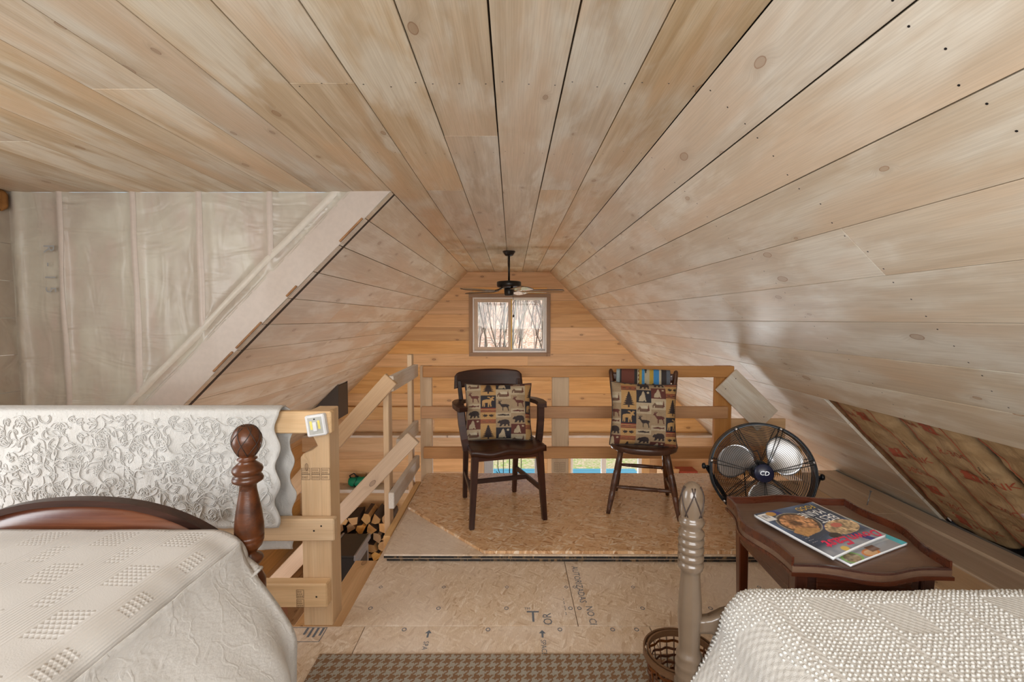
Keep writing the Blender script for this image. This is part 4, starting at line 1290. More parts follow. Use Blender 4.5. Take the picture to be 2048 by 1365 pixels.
zig = ((uu > 0.40) & (uu < 0.43) & (np.abs(((vv_ * 24) % 1) - 0.5) < (uu - 0.40) / 0.06))
tc[zig] = (0.12, 0.02, 0.012)
t = thing('throw', 'folded woven throw with teal and mustard stripes over the side chair back', 'blanket', (0.868, 2.976, PZ), WR)
def throw(u, v):
    x_ = -0.182 + 0.364 * u
    s_ = v * 0.72            # over the top: front 0..0.36, then behind
    zt = 0.872
    if s_ < 0.34:
        z_ = zt - 0.012 - (0.34 - s_) * 0.97; y_ = 0.222 - (zt - z_) * 0.25 - 0.008
    elif s_ < 0.40:
        a_ = (s_ - 0.34) / 0.06 * PI
        z_ = zt - 0.012 + 0.016 * math.sin(a_); y_ = 0.245 - 0.033 * math.cos(a_)
    else:
        z_ = zt - 0.012 - (s_ - 0.40) * 0.98; y_ = 0.282 - (zt - z_) * 0.10
    return (x_, y_ + 0.02 * (1 - (2 * u - 1) ** 2) + 0.003 * nz(u * 6, v * 6), z_)
grid('cloth', throw, N1, N2, 'print_cloth', t, color=tc.reshape(-1, 3), thick=0.006)

# ================================================================ lodge print cushions
BEAR = [(0, .45), (.06, .6), (.14, .68), (.2, .78), (.27, .72), (.4, .82), (.55, .85), (.75, .85), (.92, .75), (1, .5), (.97, .3), (1, .1), (.9, .05), (.83, .05), (.85, .2), (.75, .3), (.68, .15), (.68, .05), (.52, .05), (.55, .25), (.45, .3), (.35, .1), (.3, .03), (.15, .05), (.22, .2), (.22, .4), (.1, .4)]
ELK = [(0, .72), (.12, .78), (.1, .95), (.14, .95), (.17, .84), (.25, 1), (.29, .99), (.22, .84), (.38, .95), (.41, .92), (.25, .78), (.34, .62), (.7, .62), (.88, .6), (1, .5), (.97, .45), (.92, .45), (.9, .3), (.97, .05), (.9, .0), (.82, .3), (.72, .38), (.5, .36), (.5, .05), (.42, .05), (.42, .36), (.32, .42), (.22, .6), (.12, .68)]
MOOSE = [(.0, .45), (.04, .62), (.2, .68), (.45, .72), (.6, .7), (.68, .76), (.55, .85), (.42, .88), (.45, .98), (.52, .92), (.56, 1), (.62, .92), (.7, .84), (.78, .9), (.85, 1), (.88, .92), (.95, .98), (1, .88), (.86, .8), (.9, .74), (.98, .62), (.92, .57), (.8, .62), (.75, .5), (.72, .3), (.78, .05), (.7, .0), (.66, .05), (.62, .35), (.55, .1), (.58, 0), (.48, 0), (.48, .38), (.25, .38), (.25, .05), (.15, 0), (.16, .35), (.1, .2), (.08, .02), (0, .02)]
WOLF = [(.1, 0), (.15, .4), (.3, .6), (.35, .8), (.45, 1), (.52, .95), (.58, .75), (.62, .5), (.66, .2), (.72, 0), (.6, 0), (.55, .15), (.48, 0)]
FISH = [(0, .5), (.1, .62), (.35, .72), (.45, .85), (.55, .72), (.8, .6), (.9, .72), (1, .75), (.95, .5), (1, .25), (.9, .35), (.7, .38), (.62, .22), (.55, .36), (.3, .34), (.1, .4)]
CABIN = [(0, .1), (0, .38), (.18, .68), (.3, .45), (.85, .42), (.85, .1)]
ROOF = [(.18, .72), (.72, .78), (.9, .46), (.32, .48)]
LEAFS = [(.5, .5), (.36, .40), (.40, .28), (.28, .34), (.22, .2), (.18, .38), (.02, .40), (.14, .52), (0, .68), (.18, .64), (.2, .8), (.3, .66), (.42, .66)]
def tree_poly():
    L_, R_ = [], []
    n_ = 7
    for k in range(n_):
        yb_ = .14 + .86 * k / n_; w_ = .5 * (1 - k / n_) + .03
        L_ += [(.5 - w_, yb_), (.5 - w_ * .45, yb_ + .86 / n_ * .9)]
        R_ += [(.5 + w_, yb_), (.5 + w_ * .45, yb_ + .86 / n_ * .9)]
    return [(.45, 0), (.45, .14)] + L_ + [(.5, 1)] + R_[::-1] + [(.55, .14), (.55, 0)]
TREE = tree_poly()
TAN, GOLD, CREAM, NAVY, MAROON, RUST, INK = (0.31, 0.215, 0.125), (0.43, 0.245, 0.09), (0.42, 0.33, 0.215), (0.012, 0.010, 0.016), (0.10, 0.022, 0.014), (0.22, 0.035, 0.018), (0.022, 0.012, 0.012)
def lodge_print(n, shift):
    U, V = np.meshgrid(np.linspace(0, 1, n + 1), np.linspace(0, 1, n + 1))
    C_ = np.zeros((n + 1, n + 1, 3)); C_[:] = TAN
    def put(x0, y0, x1, y1, bg, motif=None, fg=INK, pad=0.08, flip=False):
        x0 += shift[0]; x1 += shift[0]; y0 += shift[1]; y1 += shift[1]
        m_ = (U >= x0) & (U < x1) & (V >= y0) & (V < y1)
        C_[m_] = bg
        X = (U - x0) / (x1 - x0); Y = (V - y0) / (y1 - y0)
        X = (X - pad) / (1 - 2 * pad); Y = (Y - pad) / (1 - 2 * pad)
        if flip: X = 1 - X
        if motif == 'stripes':
            for a_ in (0.0, 0.34, 0.72):
                C_[m_ & (Y > a_) & (Y < a_ + 0.26)] = RUST
            C_[m_ & (np.abs(Y - 0.47) < 0.06) & (np.abs(((X * 2.5) % 1) - 0.5) < 0.25)] = INK
            C_[m_ & (np.abs(Y - 0.13) < 0.05)] = MAROON
        elif motif == 'leaves':
            C_[m_ & inpoly(X * 1.05, Y, LEAFS)] = fg
            C_[m_ & inpoly((1 - X) * 1.05, Y, LEAFS)] = fg
        elif motif == 'cabin':
            C_[m_ & inpoly(X, Y, CABIN)] = (0.14, 0.075, 0.045)
            C_[m_ & inpoly(X, Y, ROOF)] = (0.50, 0.42, 0.30)
            C_[m_ & (np.abs(X - .12) < .05) & (Y > .1) & (Y < .32)] = CREAM
            C_[m_ & inpoly((X - .78) / .22, (Y - .1) / .85, TREE)] = MAROON
        elif motif is not None:
            C_[m_ & inpoly(X, Y, motif)] = fg
            if motif is WOLF: C_[m_ & ((X - 0.86) ** 2 + (Y - 0.86) ** 2 < 0.010)] = CREAM
    cols = []
    # four repeats of a column pattern, offset like the woven cloth
    for cx_, oy in ((-0.22, 0.30), (0.0, 0.0), (0.22, 0.52), (0.44, 0.30), (0.66, 0.76), (0.88, 0.42)):
        k = int(round(cx_ / 0.22)) % 3
        w_ = 0.22
        seqs = {0: [(.17, CREAM, 'cabin', INK), (.24, TAN, ELK, MAROON), (.08, CREAM, FISH, MAROON), (.18, TAN, BEAR, INK), (.17, MAROON, WOLF, CREAM)],
                1: [(.22, NAVY, MOOSE, GOLD), (.07, GOLD, 'stripes', RUST), (.12, GOLD, 'leaves', INK), (.07, GOLD, 'stripes', RUST), (.30, GOLD, TREE, INK)],
                2: [(.08, CREAM, FISH, INK), (.17, TAN, BEAR, INK), (.20, NAVY, WOLF, CREAM), (.17, CREAM, 'cabin', INK), (.24, TAN, ELK, INK)]}[k]
        y = 1.0 + oy
        i = 0
        while y > -0.4:
            h, bg, mo, fg = seqs[i % len(seqs)]
            put(cx_, y - h, cx_ + w_, y, bg, mo, fg, 0.09 if mo != 'stripes' else 0.0)
            y -= h; i += 1
    return C_.reshape(-1, 3)

def cushion(name, label, base, xdir, updir, w, h, thick, shift, n=170):
    t = thing(name, label, 'cushion', base, group='matching lodge print cushions')
    X = Vector(xdir).normalized(); Uq = Vector(updir); Uq = (Uq - X * Uq.dot(X)).normalized(); Nn = X.cross(Uq)
    def pil(u, v, s):
        a = 2 * u - 1; b = 2 * v - 1
        f = (1 - a ** 4) ** 0.55 * (1 - b ** 4) ** 0.55 if abs(a) < 1 and abs(b) < 1 else 0.0
        pinch = 1 - 0.07 * (1 - b * b) * abs(a) ** 6 * 1.0
        pinch2 = 1 - 0.06 * (1 - a * a) * abs(b) ** 6
        wr = 0.006 * nz(a * 3.2, b * 3.2, shift[0] * 20) * f + 0.004 * nz(a * 8, b * 8, 2) * (1 - f * 0.5)
        return X * (a * w / 2 * pinch) + Uq * (h / 2 + b * h / 2 * pinch2) + Nn * (s * (thick / 2 * f) + wr)
    grid('front_panel', lambda u, v: pil(u, v, 1), n, n, 'print_cloth', t, color=lodge_print(n, shift))
    o = grid('back_panel', lambda u, v: pil(1 - u, v, -1), 40, 40, 'print_cloth', t, color=np.tile(np.array(MAROON), (41 * 41, 1)))
    rim = [pil(0, k / 30, 0) for k in range(30)] + [pil(k / 30, 1, 0) for k in range(30)] + [pil(1, 1 - k / 30, 0) for k in range(30)] + [pil(1 - k / 30, 0, 0) for k in range(30)]
    tube('piping', rim, 0.0045, 'groove', t, 6, closed=True)
    return t
cushion('cushion', 'lodge animal print cushion leaning on the dark armchair', (-0.085, 2.842, PZ + 0.462), (1, 0.05, 0), (-0.01, 0.30, 1), 0.430, 0.365, 0.165, (0.02, 0.03))
cushion('cushion', 'lodge animal print cushion tilted on the brown side chair', (0.835, 2.865, PZ + 0.421), (1, -0.10, -0.035), (0.10, 0.20, 1), 0.420, 0.405, 0.165, (-0.08, -0.17))

# ================================================================ rug
t = thing('rug', 'brown and beige houndstooth rug between the two beds', 'rug', (0.0, 0.55, 0.0006))
o = box('pile', (-0.74, -1.0, 0.0), (0.78, 1.14, 0.011), 'rug', t, 0.004, longest=False)

# ================================================================ left bed
BX, BY = -1.25, 1.30
t = thing('bed_frame', 'dark wooden bed with turned posts and arched veneer footboard', 'bed', (BX, 0.3, 0.0))
POST = [(0.030, 0.0), (0.034, 0.02), (0.034, 0.10), (0.026, 0.13), (0.034, 0.20), (0.038, 0.30), (0.034, 0.40), (0.024, 0.44), (0.040, 0.47), (0.040, 0.53), (0.030, 0.555), (0.018, 0.572), (0.030, 0.584), (0.036, 0.594), (0.033, 0.602), (0.016, 0.612), (0.022, 0.622), (0.033, 0.634), (0.0385, 0.652), (0.0372, 0.654), (0.0388, 0.658), (0.0388, 0.666), (0.0374, 0.668), (0.0392, 0.672), (0.0385, 0.700), (0.0345, 0.735), (0.0285, 0.770), (0.0232, 0.800), (0.0222, 0.815), (0.030, 0.822), (0.0400, 0.828), (0.0415, 0.835), (0.0380, 0.842), (0.0315, 0.846), (0.0380, 0.852), (0.0410, 0.860), (0.0390, 0.868), (0.0280, 0.878), (0.0190, 0.886), (0.0265, 0.891), (0.0265, 0.894), (0.0180, 0.897), (0.0230, 0.902), (0.0310, 0.915), (0.0375, 0.932), (0.0395, 0.944), (0.0375, 0.960), (0.0310, 0.976), (0.0200, 0.988), (0.004, 0.993)]
def finial_groove(parent, cx_, cy_):
    pr = [(0.0230, 0.902), (0.0310, 0.915), (0.0375, 0.932), (0.0395, 0.944), (0.0375, 0.960), (0.0310, 0.976), (0.0200, 0.988), (0.004, 0.993)]
    def rad(z):
        for (r0, z0), (r1, z1) in zip(pr, pr[1:]):
            if z0 <= z <= z1: return r0 + (r1 - r0) * (z - z0) / (z1 - z0)
        return 0.004
    for s_ in (1, -1):
        for k in range(6):
            pts = []
            for q in range(15):
                f_ = q / 14; z = 0.903 + 0.088 * f_
                a = 2 * PI * k / 6 + s_ * 1.7 * f_ * (1.0 if s_ > 0 else 0.55)
                r_ = rad(z) + 0.0003
                pts.append((cx_ + r_ * math.cos(a), cy_ + r_ * math.sin(a), z))
            tube('carved_line', pts, 0.0014, 'groove', parent, 5)
for sx_ in (-1, 1):
    p_ = lathe('foot_post', POST, 28, 'post_brown', t, Matrix.Translation((sx_ * 0.483, BY - 0.3, 0.0)))
    finial_groove(p_, 0, 0)
    lathe('head_post', POST, 16, 'post_brown', t, Matrix.Translation((sx_ * 0.483, -0.78 - 0.3, 0.0)))
    beam('side_rail', (sx_ * 0.475, -0.76 - 0.3, 0.33), (sx_ * 0.475, BY - 0.02 - 0.3, 0.33), (0, 0, 1), 0.14, 0.028, 'post_brown', t)
def arch(u, top=0.774, edge=0.60):
    x_ = 2 * u - 1
    return edge + (top - edge) * max(0.0, 1 - abs(x_) ** 2.3) ** 0.8
def footb(u, v):
    x_ = (2 * u - 1) * 0.452
    return (x_, BY - 0.3 - 0.010, 0.36 + (arch(u) - 0.018 - 0.36) * v)
grid('footboard', footb, 40, 6, 'burl', t, thick=0.02)
tube('footboard_cap', [((2 * k / 40 - 1) * 0.455, BY - 0.3, arch(k / 40) - 0.008) for k in range(41)], 0.012, 'dark_wood', t, flat=(0.018, 0.034))
grid('headboard', lambda u, v: ((2 * u - 1) * 0.455, -0.78 - 0.3, 0.36 + (arch(u, 1.02, 0.72) - 0.36) * v), 24, 6, 'burl', t, thick=0.02)
t = thing('mattress', 'mattress hidden under the white covers of the left bed', 'mattress', (BX, 0.27, 0.34))
box('body', (-0.455, -1.0, 0.0), (0.455, 0.99, 0.30), 'mattress', t, 0.04, longest=False)

def drop(d, r, out, ang=1.0):
    """horizontal run and drop of cloth that has gone d past an edge rounded with radius r"""
    q = r * PI / 2
    if d < q: return r * math.sin(d / r), r * (1 - math.cos(d / r))
    return r + out * (d - q), r + math.sqrt(max(0.0, 1 - out * out)) * (d - q)

# under-spread: hangs to the rug on the right side with soft folds
t = thing('bedspread', 'white textured bedspread hanging down the side of the left bed', 'bedding', (BX, 0.3, 0.0))
def under(u, v):
    y = -0.72 + 1.955 * v
    s_ = u
    fold = (0.020 * math.sin(y * 19 + 1.5) + 0.010 * math.sin(y * 41 + 0.4)) * smoothstep(0.08, 0.7, s_) + 0.03 * nz(y * 4.2, s_ * 1.4, 3) * smoothstep(0.1, 0.6, s_) + 0.006 * nz(y * 14, s_ * 6, 9)
    flare = 0.185 * smoothstep(0.0, 0.42, s_) + 0.035 * s_
    endc = smoothstep(1.05, 1.24, y)
    x_ = -0.752 + flare * (1 - 0.22 * endc) + fold
    z = 0.660 * (1 - s_) + 0.016
    return (x_ - BX, y - 0.3 - 0.06 * endc * s_, z)
grid('side_drape', lambda u, v: under(1 - u, v), 60, 130, 'matelasse', t, thick=0.004)
def under_top(u, v):
    return (-0.50 + 0.998 * u, -1.02 + 1.955 * v, 0.652 + 0.002 * nz(u * 9, v * 9))
grid('top_layer', under_top, 30, 40, 'matelasse', t, thick=0.003)
tube('hem', [under(1.0, k / 80) for k in range(81)], 0.006, 'matelasse', t, 6)

# waffle coverlet
t = thing('coverlet', 'white waffle weave coverlet spread over the left bed', 'bedding', (BX, 0.3, 0.0))
def cover(u, v):
    y = -0.70 + 1.955 * v
    s_ = (2 * u - 1)
    a = abs(s_) * 0.575
    flat_ = 0.41
    if a < flat_:
        x_, z = a, 0.0
    else:
        h, d_ = drop(a - flat_, 0.078, 0.75)
        x_, z = flat_ + h, -d_
    x_ *= 1 if s_ > 0 else -1
    top = 0.707 + 0.004 * (1 - (x_ / 0.45) ** 2) + 0.0045 * nz(x_ * 3.2, y * 2.6, 1) + 0.002 * nz(x_ * 9, y * 9, 4)
    rip = smoothstep(0.34, 0.50, abs(x_)) * (0.009 * nz(y * 6.5, 7.0, 0.5) + 0.004 * nz(y * 17, 2.0))
    foot = smoothstep(1.10, 1.255, y)
    z = top + z + rip - 0.006 * foot ** 2
    pull = smoothstep(1.0, 1.25, y) * smoothstep(0.40, 0.53, x_) * 0.02
    return (x_ + pull + rip * 0.8, y - 0.3, z)
grid('cloth', cover, 130, 150, 'waffle', t, thick=0.006)
tube('hem', [Vector(cover(1.0, k / 110)) + Vector((0, 0, -0.001)) for k in range(111)], 0.0055, 'waffle', t, 6)
for k in range(2):
    def tassel(j, k=k):
        b = Vector(cover(1.0, 0.975 + 0.012 * k))
        return b + Vector((0.006 * j, -0.003 * j, -0.011 * j))
    tube('corner_tie', [tassel(j) for j in range(7)], [0.003] * 6 + [0.002], 'waffle', t, 6)

# ================================================================ white quilt over the near guard rail
t = thing('quilt', 'white quilted throw with raised leaf scrolls draped over the guard rail', 'quilt', (-1.9, 1.84, 0.45))
QX0, QX1 = -3.05, -0.935
def quilt(x, s):
    """s < 0 behind the rail, s > 0 down the front; arc length from the rail top."""
    f = 0.009 * math.sin(x * 9 + 1.6 * math.sin(x * 4)) + 0.020 * nz(x * 3.5, s * 2.0, 1.0) + 0.010 * nz(x * 12, s * 9, 3) + 0.006 * nz(x * 26, s * 20, 5)
    if s > 0.035:
        k = s - 0.035
        return Vector((x + 0.005 * nz(s * 8, x * 4), 1.803 - 0.006 - f * smoothstep(0.0, 0.2, k) - 0.008, 0.934 - k))
    if s < -0.035:
        k = -s - 0.035
        return Vector((x, 1.884 + 0.006 + f * smoothstep(0.0, 0.2, k), 0.934 - k))
    a = (s / 0.035) * PI / 2
    return Vector((x, 1.843 - 0.047 * math.sin(a), 0.934 + 0.006 * math.cos(a)))
QO = Vector((-1.9, 1.84, 0.45))
def quilt_g(u, v):
    s = -0.645 + 1.163 * v
    xr = QX1 + 0.012 * math.sin(s * 42) + (0.018 if s < -0.05 else 0.0) - 0.012 * smoothstep(0.2, 0.5, s)
    x = QX0 + (xr - QX0) * u
    return quilt(x, s) - QO
grid('cloth', lambda u, v: quilt_g(1 - u, v), 190, 90, 'quilt', t, thick=0.005)
def sc_tubes():
    r_ = random.Random(11)
    vs, fs = [], []
    def emit(pts2, rad):
        if any(not (QX0 + 0.02 < p[0] < QX1 - 0.02 and 0.05 < p[1] < 0.505) for p in pts2): return
        P = []
        for p in pts2:
            b = quilt(p[0], p[1]) - QO
            P.append(b + Vector((0, -0.0015, 0)))
        n_ = len(P)
        tube_data(P, [rad * (0.35 + 0.65 * math.sin(PI * (k + 0.6) / (n_ + 0.2))) for k in range(n_)], 5, vs=vs, fs=fs)
    def rot(p, a): return (p[0] * math.cos(a) - p[1] * math.sin(a), p[0] * math.sin(a) + p[1] * math.cos(a))
    x = -2.05
    spots = []
    for i in range(49):
        for j in range(9):
            spots.append((-2.90 + i * 0.0405 + r_.uniform(-0.013, 0.013), 0.075 + j * 0.052 + r_.uniform(-0.013, 0.013)))
    for (cx_, cs_) in spots:
        a0 = r_.uniform(0, 2 * PI); flip = r_.choice((-1, 1)); sz = r_.uniform(0.020, 0.036)
        kind = r_.random()
        if kind < 0.45:
            for w in (0, 0.0055):      # double-line scroll
                pts = []
                for k in range(18):
                    th = k / 17 * 4.2
                    rr = sz * (0.22 + 0.78 * (1 - k / 17)) + w
                    q = rot((rr * math.cos(th), flip * rr * math.sin(th)), a0)
                    pts.append((cx_ + q[0], cs_ + q[1]))
                emit(pts, 0.0024)
        else:
            for m_ in range(r_.choice((3, 4, 5))):    # leaf spray
                aa = a0 + (m_ - 1.8) * 0.55
                ln = sz * r_.uniform(0.9, 1.5)
                for sd in (-1, 1):
                    pts = []
                    for k in range(9):
                        f_ = k / 8
                        q = rot((ln * f_, sd * 0.22 * ln * math.sin(PI * f_)), aa)
                        pts.append((cx_ + q[0], cs_ + q[1]))
                    emit(pts, 0.0021)
        if r_.random() < 0.6:            # connecting vine
            pts = []
            for k in range(14):
                f_ = k / 13
                q = rot((0.11 * (f_ - 0.5), 0.016 * flip * math.sin(2 * PI * f_)), a0)
                pts.append((cx_ + q[0], cs_ + q[1]))
            emit(pts, 0.0030)
    return vs, fs
vs, fs = sc_tubes()
tag(from_py('raised_scrolls', vs, fs, 'quilt', t, smooth=True), kind='stuff')

# ================================================================ right bed
t = thing('bed_frame', 'taupe painted low post bed with diamond carved finial', 'bed', (0.95, 0.2, 0.011))
RP = [(0.028, 0.0), (0.030, 0.10), (0.029, 0.24), (0.0285, 0.352), (0.0285, 0.353), (0.030, 0.360), (0.0325, 0.372), (0.0335, 0.382), (0.0290, 0.390), (0.0330, 0.398), (0.0335, 0.408), (0.0290, 0.416), (0.0315, 0.424), (0.0310, 0.432), (0.0265, 0.438), (0.0255, 0.450), (0.0262, 0.480), (0.0285, 0.520), (0.0290, 0.545), (0.0275, 0.580), (0.0245, 0.615), (0.0232, 0.640), (0.0245, 0.650), (0.0290, 0.655)]
z_ = 0.655
for k in range(5):
    RP += [(0.0295, z_ + 0.002), (0.0318, z_ + 0.009), (0.0310, z_ + 0.016), (0.0265, z_ + 0.0195)]
    z_ += 0.0200
RP += [(0.0250, 0.762), (0.0300, 0.770), (0.0315, 0.776), (0.0300, 0.782), (0.0262, 0.786), (0.0272, 0.792), (0.0292, 0.806), (0.0294, 0.822), (0.0280, 0.840), (0.0245, 0.856), (0.0180, 0.868), (0.0090, 0.875), (0.002, 0.877)]
def rp_rad(z):
    for (r0, z0), (r1, z1) in zip(RP, RP[1:]):
        if z0 <= z <= z1 and z1 > z0: return r0 + (r1 - r0) * (z - z0) / (z1 - z0)
    return 0.002
for sx_ in (-1, 1):
    p_ = lathe('foot_post', RP, 28, 'taupe', t, Matrix.Translation((sx_ * 0.497, 0.925, 0.0)))
    for s_ in (1, -1):
        for k in range(5):
            pts = []
            for q in range(13):
                f_ = q / 12; z = 0.794 + 0.072 * f_
                a = 2 * PI * k / 5 + s_ * 0.95 * f_ + (0.25 if s_ < 0 else 0)
                r_ = rp_rad(z) + 0.0003
                pts.append((r_ * math.cos(a), r_ * math.sin(a), z))
            tube('carved_line', pts, 0.0017, 'groove', p_, 5)
    taper('post_block', (sx_ * 0.497, 0.925, 0.16), (sx_ * 0.497, 0.925, 0.352), (0.056, 0.056), (0.056, 0.056), 'taupe', t)
    beam('side_rail', (sx_ * 0.475, -1.0, 0.27), (sx_ * 0.475, 0.93, 0.27), (0, 0, 1), 0.13, 0.028, 'taupe', t)
    taper('head_post', (sx_ * 0.483, -1.05, 0.0), (sx_ * 0.483, -1.05, 0.9), (0.06, 0.06), (0.045, 0.045), 'taupe', t)
def rfoot(u, v):
    x_ = (2 * u - 1) * 0.482
    e = abs(x_)
    top = 0.550 - 0.022 * smoothstep(0.40, 0.46, e) + 0.0 * v
    bot = 0.40 + 0.095 * smoothstep(0.36, 0.45, e)
    return (x_, 0.905, bot + (top - bot) * v)
grid('footboard', rfoot, 60, 4, 'taupe', t, thick=0.028)
grid('headboard', lambda u, v: ((2 * u - 1) * 0.46, -1.05, 0.40 + 0.42 * v), 20, 4, 'taupe', t, thick=0.028)
t = thing('mattress', 'mattress hidden under the chenille spread of the right bed', 'mattress', (0.98, 0.05, 0.26))
box('body', (-0.41, -0.9, 0.0), (0.41, 0.98, 0.325), 'mattress', t, 0.05, longest=False)
t = thing('chenille_bedspread', 'white tufted chenille bedspread covering the right bed', 'bedding', (0.98, 0.1, 0.0))
RX0, RX1, RY0, RZ = 0.616, 1.38, 1.058, 0.627
def chen(X, Y):
    da = max(0.0, RX0 - X); dr = max(0.0, X - RX1); db = max(0.0, Y - RY0)
    dx = dr - da
    d = math.hypot(dx, db)
    top = RZ + 0.006 * nz(X * 3, Y * 3, 8) + 0.003 * nz(X * 9, Y * 9, 2)
    if d < 1e-6: return Vector((X, Y, top))
    h, dd = drop(min(d, 0.30), 0.105, 0.12 + 0.28 * max(0.0, -dx) / d)
    if d > 0.30:                     # below the flare the cloth hangs almost straight
        h += 0.04 * (d - 0.30); dd += d - 0.30
    side = smoothstep(0.16, 0.4, d)
    wob = side * (0.016 * math.sin(Y * 20 + X * 15) + 0.014 * nz(X * 5, Y * 5))
    bx, by = min(max(X, RX0), RX1), min(Y, RY0)
    h += wob
    return Vector((bx + h * dx / d, by + h * db / d, max(top - dd, 0.03)))
CO = Vector((0.98, 0.1, 0.0))
def chen_g(u, v):
    X = 0.06 + 1.75 * u; Y = -0.85 + 2.28 * v
    if Y > RY0 + 0.1:      # keep the foot of the spread short of the floor
        pass
    return chen(X, Y) - CO
grid('cloth', chen_g, 120, 150, 'chenille', t, thick=0.005)
def tufts():
    vs, fs = [], []
    r_ = random.Random(5)
    st = 0.0110
    i = 0
    X = 0.24
    while X < 1.62:
        Y = 0.55
        while Y < 1.22:
            keep = True
            if X > 0.60 and Y < RY0:
                p, q = (X - 0.60) % 0.42, (Y + 0.1) % 0.34
                if 0.10 < p < 0.20 and 0.07 < q < 0.17: keep = False
                if 0.24 < p < 0.33 and 0.02 < q < 0.12: keep = False
                if 0.005 < (X - 0.60) % 0.21 < 0.022: keep = False
            elif X < 0.56:
                keep = (nz(X * 9, Y * 9, 4) > -0.05)
            if keep:
                x_, y_ = X + r_.uniform(-0.0014, 0.0014), Y + r_.uniform(-0.0014, 0.0014)
                c = chen(x_, y_)
                a = chen(x_ + 0.004, y_) - c; b = chen(x_, y_ + 0.004) - c
                n_ = a.cross(b)
                if n_.length > 1e-12:
                    n_.normalize(); a.normalize(); b = n_.cross(a)
                    R0 = r_.uniform(0.0033, 0.0043); H = r_.uniform(0.0028, 0.0050)
                    k0 = len(vs)
                    an = r_.uniform(0, 1.5)
                    cc = c - CO
                    tip = n_ * H + a * r_.uniform(-0.002, 0.002) + b * r_.uniform(-0.002, 0.002)
                    for k in range(5):
                        th = an + 2 * PI * k / 5
                        vs.append(cc + a * (R0 * math.cos(th)) + b * (R0 * math.sin(th)) - n_ * 0.001)
                    for k in range(5):
                        th = an + 2 * PI * k / 5 + 0.5
                        vs.append(cc + a * (R0 * 0.8 * math.cos(th)) + b * (R0 * 0.8 * math.sin(th)) + n_ * (H * 0.65))
                    vs.append(cc + tip)
                    for k in range(5):
                        k2 = (k + 1) % 5
                        fs.append((k0 + k, k0 + k2, k0 + 5 + k2, k0 + 5 + k))
                        fs.append((k0 + 5 + k, k0 + 5 + k2, k0 + 10))
            Y += st
        X += st
    return vs, fs
vs, fs = tufts()
tag(from_py('tufts', vs, fs, 'tuft', t, smooth=True), kind='stuff')

# ================================================================ tray table
TX, TY, TZ = 1.003, 1.440, 0.610
TR_ = R(-3.0)
t = thing('tray_table', 'small mahogany table with scalloped raised tray edge at the foot of the bed', 'table', (TX, TY, 0.0005), TR_)
def tray_outline(n=26):
    pts = []
    hx, hy = 0.212, 0.218
    def s(tt): return 0.5 * (1 + math.cos(PI * tt))
    for k in range(n): tt = -1 + 2 * k / n; pts.append((tt * hx, -hy - 0.036 * s(tt) + 0.010 * math.sin(PI * abs(tt)) ** 2))
    for k in range(n): tt = -1 + 2 * k / n; pts.append((hx + 0.034 * s(tt) - 0.010 * math.sin(PI * abs(tt)) ** 2, tt * hy))
    for k in range(n): tt = 1 - 2 * k / n; pts.append((tt * hx, hy + 0.026 * s(tt) - 0.008 * math.sin(PI * abs(tt)) ** 2))
    for k in range(n): tt = 1 - 2 * k / n; pts.append((-hx - 0.040 * s(tt) + 0.010 * math.sin(PI * abs(tt)) ** 2, tt * hy))
    return pts
OUT = tray_outline()
prism('top', OUT, 0.018, 'mahog_top', t, Matrix.Translation((0, 0, TZ - 0.0005)))
prism('moulding', [(p[0] * 1.018, p[1] * 1.018) for p in OUT], 0.010, 'mahog', t, Matrix.Translation((0, 0, TZ - 0.0185)))
n4 = len(OUT) // 4
gal = OUT[n4:] + [OUT[0]]          # raised gallery on three sides, open towards the bed
tube('gallery', [(p[0] * 0.99, p[1] * 0.99, TZ + 0.011) for p in gal], 0.01, 'mahog', t, flat=(0.026, 0.007))
tube('front_lip', [(p[0] * 0.985, p[1] * 0.985, TZ + 0.0015) for p in OUT[:n4 + 1]], 0.01, 'mahog', t, flat=(0.006, 0.008))
for sx_ in (-1, 1):
    for sy_ in (-1, 1):
        taper('leg', (sx_ * 0.165, sy_ * 0.172, 0.0), (sx_ * 0.172, sy_ * 0.178, TZ - 0.029), (0.024, 0.024), (0.036, 0.036), 'mahog', t)
box('apron', (-0.154, -0.187, 0.485), (0.154, -0.170, TZ - 0.029), 'mahog', t)
box('apron', (-0.154, 0.170, 0.485), (0.154, 0.187, TZ - 0.029), 'mahog', t)
box('apron', (-0.187, -0.16, 0.485), (-0.170, 0.16, TZ - 0.029), 'mahog', t)
box('apron', (0.170, -0.16, 0.485), (0.187, 0.16, TZ - 0.029), 'mahog', t)
box('drawer_front', (-0.13, -0.1935, 0.497), (0.13, -0.1875, TZ - 0.045), 'mahog', t)

